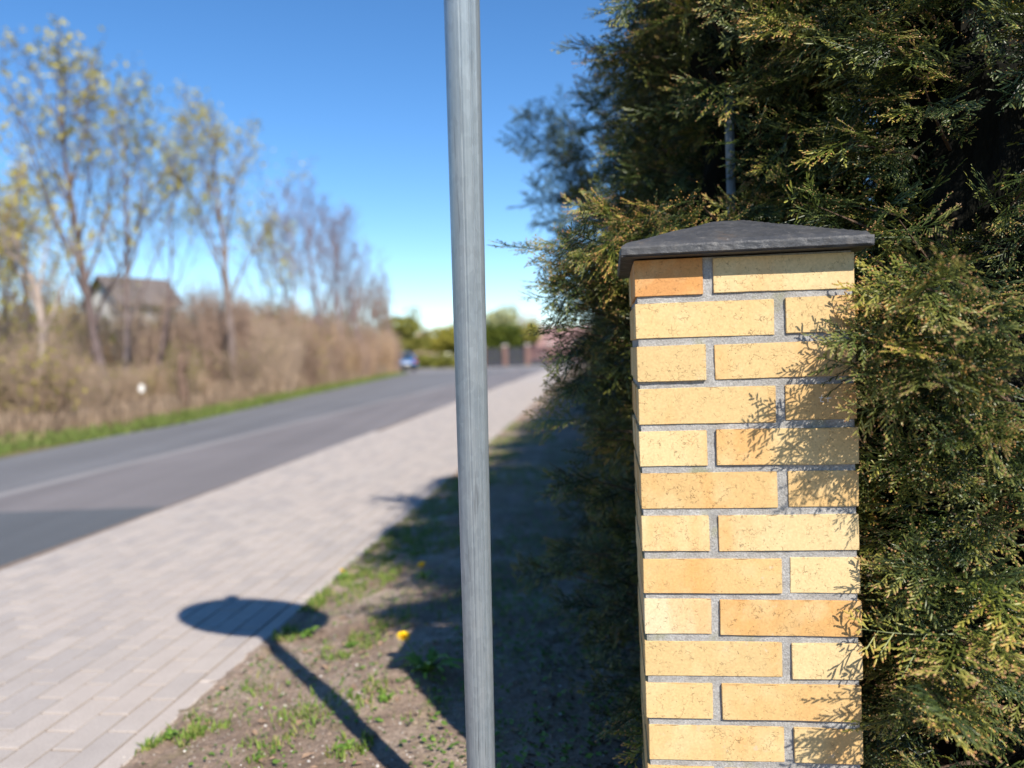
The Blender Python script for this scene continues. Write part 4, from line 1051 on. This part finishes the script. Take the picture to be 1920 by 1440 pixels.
# ------------------------------------------------------------------ houses, fence, car, far trees
def house(label, c, rz, dims, roof_h, wall, roof, wins, name='house'):
    root = empty(name, c, rz); tag(root, label, 'house'); L, D, H = dims
    q = MB(); q.box((0, 0, H / 2), (L, D, H)); q.add([(-L / 2, -D / 2, H), (-L / 2, D / 2, H), (-L / 2, 0, H + roof_h)], [(0, 2, 1)]); q.add([(L / 2, -D / 2, H), (L / 2, D / 2, H), (L / 2, 0, H + roof_h)], [(0, 1, 2)]); q.build('wall', M[wall], root)
    o_ = .45; t_ = .12; s_ = roof_h / (D / 2)
    for sg in (-1, 1):
        q = MB(); y0, y1 = sg * (D / 2 + o_), 0; za, zb = H - s_ * o_, H + roof_h
        q.add([(-L / 2 - o_, y0, za + .03), (L / 2 + o_, y0, za + .03), (L / 2 + o_, y1, zb + .03), (-L / 2 - o_, y1, zb + .03), (-L / 2 - o_, y0, za + .03 + t_), (L / 2 + o_, y0, za + .03 + t_), (L / 2 + o_, y1, zb + .03 + t_), (-L / 2 - o_, y1, zb + .03 + t_)],
              [(0, 1, 2, 3), (7, 6, 5, 4), (0, 4, 5, 1), (1, 5, 6, 2), (2, 6, 7, 3), (3, 7, 4, 0)]); ro = q.build('roof', M[roof], root)
    if name == 'brick_house': q = MB(); q.box((L * .2, D * .12, H + roof_h + .1), (.5, .5, 1.2)); q.build('chimney', M['redbrick'], ro)
    for (side, a, z, w_, h_) in wins:
        fr = MB(); pn = MB()
        if side == 'f': fr.box((a, -D / 2 - .02, z), (w_ + .16, .06, h_ + .16)); pn.box((a, -D / 2 - .055, z), (w_, .03, h_))
        elif side == 'g': fr.box((-L / 2 - .02, a, z), (.06, w_ + .16, h_ + .16)); pn.box((-L / 2 - .055, a, z), (.03, w_, h_))
        else: fr.box((L / 2 + .02, a, z), (.06, w_ + .16, h_ + .16)); pn.box((L / 2 + .055, a, z), (.03, w_, h_))
        f_ = fr.build('window', M['whitep'], root); pn.build('pane', M['glass'], f_)
    return root
hY = 46; hp = at(258, 700, hY)
house('pale house with a dark roof half hidden behind the roadside trees', (hp.x, hY, -.1), math.radians(62), (3.6, 2.5, 4.9), 1.2, 'plaster', 'roofdark',
      [('f', -.9, 3.4, .7, 1.0), ('f', .8, 3.4, .7, 1.0), ('g', 0, 3.3, .7, 1.0), ('g', 0, 1.2, .7, 1.1)])
rp = at(1045, 660, 84)
house('low house with a dull red roof behind the far fence', (rp.x, 84, -.1), math.radians(8), (7.5, 7, 1.7), 1.9, 'redbrick', 'roofred', [('f', -2.2, 1.2, 1, .8), ('f', 1.2, 1.2, 1, .8)])
# far fence with brick posts
FY = 68.0; fx0, fx1 = col(905, FY), col(1095, FY)
fz = -.05; root = empty('fence', (fx0, FY, fz)); tag(root, 'far brick post fence with dark and reddish slats at the road bend', 'fence')
xx = 0; span = 1.9; brownfrom = col(975, FY) - fx0
while xx < fx1 - fx0 + 1:
    q = MB(); q.box((xx, 0, .85), (.42, .42, 1.7)); ps = q.build('brick_post', M['redbrick'], root)
    q = MB(); q.box((xx, 0, 1.74), (.52, .52, .08)); q.build('coping', M['plaster'], ps)
    q = MB(); q.box((xx + span / 2, 0, .22), (span - .42, .3, .44)); q.build('plinth', M['darkslat'], root)
    mt = M['brownslat'] if xx > brownfrom else M['darkslat']; m_ = MB(); m_.box((0, 0, 0), (.14, .03, 1.05)); me = m_.mesh('slat'); me.materials.append(mt)
    for k in range(8):
        o = bpy.data.objects.new('slat', me); link(o, root); o.location = (xx + .30 + k * .185, 0, 1.0)
    xx += span

def leafy(name, label, cat, c, dims, n_, mat, seed, size=.12, trunk=True, box=False, group=None):
    r = random.Random(seed); root = empty(name, c); tag(root, label, cat, group); L = MB(); W_, D_, H_ = dims
    base = H_ * .28 if trunk else 0
    lob = [(Vector((r.uniform(-.5, .5) * W_ * .6, r.uniform(-.5, .5) * D_ * .6, base + (H_ - base) * r.uniform(.25, .85))), r.uniform(.22, .38)) for _ in range(9)]
    for k in range(n_):
        if box: p = Vector((r.uniform(-.5, .5) * W_, r.uniform(-.5, .5) * D_, r.uniform(0, H_) + .12 * H_ * math.sin(k)))
        else:
            lc, lr = r.choice(lob); v = Vector((r.gauss(0, 1), r.gauss(0, 1), r.gauss(0, 1))).normalized() * r.uniform(.5, 1) ** .5 * lr; p = lc + Vector((v.x * W_, v.y * D_, v.z * (H_ - base)))
        u = Vector((r.gauss(0, 1), r.gauss(0, 1), r.gauss(0, 1))).normalized(); v = u.orthogonal().normalized(); s_ = size * r.uniform(.6, 1.4)
        L.quad(p, u * s_, v * s_ * .7, r.random())
    tr = MB(); tr.tube([(0, 0, -.1), (.05, 0, H_ * .35), (0, 0, H_ * .75)], [H_ * .03, H_ * .022, H_ * .006], 7)
    for k in range(6):
        az = k * 1.05; tr.tube([(0, 0, H_ * (.25 + .06 * k)), (W_ * .25 * math.cos(az), D_ * .25 * math.sin(az), H_ * (.5 + .06 * k))], [H_ * .012, H_ * .004], 4)
    o = tr.build('trunk', M['bark'], root); tag(L.build('crown', M[mat], root), kind='stuff'); return root
def far(px, Y): return (col(px, Y), Y, -.1)
leafy('leafy_tree', 'yellow green tree just right of the thicket above the blue car', 'tree', far(752, 78), (5.0, 5, 4.6), 1500, 'leafy', 51, .16)
leafy('leafy_tree', 'small yellow green tree left of the steel pole in the distance', 'tree', far(822, 88), (5.5, 5, 4.0), 1500, 'leafy', 52, .16)
leafy('leafy_tree', 'brownish tree between the two far yellow green ones', 'tree', far(788, 100), (4.5, 5, 4.2), 1000, 'drygrass', 53, .16)
leafy('leafy_tree', 'far tree hidden by the steel pole', 'tree', far(870, 95), (6, 5, 4.6), 1400, 'leafy', 54, .16)
leafy('leafy_tree', 'pale silvery green tree behind the dark clipped hedge', 'tree', far(938, 92), (5.0, 5, 6.2), 1500, 'palehedge', 55, .16)
leafy('leafy_tree', 'thin greyish tree right of the pale silvery one', 'tree', far(992, 96), (3.4, 4, 5.8), 500, 'drygrass', 56, .12)
leafy('leafy_tree', 'tall narrow far tree above the yellow green bushes', 'tree', far(770, 110), (3, 3, 7.2), 500, 'leafy', 57, .14)
leafy('leafy_tree', 'olive tree beside the red roofed house', 'tree', far(985, 80), (3, 3, 4.2), 900, 'leafy', 58, .14)
leafy('clipped_hedge', 'dark green hedge rising behind the far fence', 'hedge', far(940, 71), (3.6, 1.6, 3.3), 4200, 'darkhedge', 59, .11, False, True)
leafy('roadside_bush', 'low green bush on the bank beyond the road bend', 'bush', far(815, 72), (6, 2, 1.1), 1000, 'leafy', 60, .12, False)
leafy('roadside_bush', 'low dry bush right behind the blue car', 'bush', far(786, 76), (4, 2, 1.6), 900, 'drygrass', 61, .12, False)

# blue car
def car(label, c, rz):
    root = empty('car', c, rz); tag(root, label, 'car')
    prof_ = [(-2.05, .35), (-2.1, .65), (-2.0, .88), (-1.75, .95), (-1.35, 1.38), (-.3, 1.47), (.45, 1.40), (1.05, .98), (1.85, .82), (2.05, .62), (2.05, .33)]
    q = MB(); n_ = len(prof_); vs_ = []
    for s_, k in ((-1, 1.0), (1, 1.0)):
        for x, z in prof_: vs_.append((x, s_ * (.86 if z < 1 else .66), z))
    q.add(vs_, [tuple(range(n_)), tuple(reversed(range(n_, 2 * n_)))] + [(i, (i + 1) % n_ + 0, n_ + (i + 1) % n_, n_ + i) for i in range(n_)]); q.build('body', M['carblue'], root)
    q = MB(); q.add([(-1.93, -.6, .97), (-1.93, .6, .97), (-1.42, .56, 1.36), (-1.42, -.56, 1.36)], [(0, 1, 2, 3)]); q.v = [(x + -.03, y, z + .02) for x, y, z in q.v]; q.build('rear_window', M['glass'], root)
    q = MB(); q.add([(1.02, -.66, 1.03), (1.02, .66, 1.03), (.5, .58, 1.40), (.5, -.58, 1.40)], [(0, 3, 2, 1)]); q.v = [(x + .03, y, z + .02) for x, y, z in q.v]; q.build('windscreen', M['glass'], root)
    for s_ in (-1, 1):
        q = MB(); q.add([(-1.2, s_ * .80, 1.02), (.75, s_ * .80, 1.02), (.35, s_ * .68, 1.36), (-1.05, s_ * .68, 1.36)], [(0, 1, 2, 3)]); q.build('side_window', M['glass'], root)
        for x in (-1.3, 1.3):
            q = MB(); q.tube([(x, s_ * .72, .31), (x, s_ * .90, .31)], .31, 18); wh = q.build('wheel', M['rubber'], root)
            q = MB(); q.tube([(x, s_ * .895, .31), (x, s_ * .91, .31)], .19, 14); q.build('rim', M['chrome'], wh)
        q = MB(); q.box((2.03, s_ * .62, .68), (.1, .35, .16)); q.build('headlight', M['lamp'], root)
        q = MB(); q.box((-2.07, s_ * .70, .78), (.08, .22, .22)); q.build('tail_light', M['redlamp'], root)
    q = MB(); q.box((-2.12, 0, .42), (.08, 1.5, .2)); q.build('bumper', M['rubber'], root)
    q = MB(); q.box((-2.17, 0, .6), (.02, .5, .11)); q.build('number_plate', M['whitep'], root)
cp_ = gnd(746, 686, ROADZ)
car('small blue car on the side road at the end of the thicket', (col(746, 62), 62, ROADZ), math.radians(115))
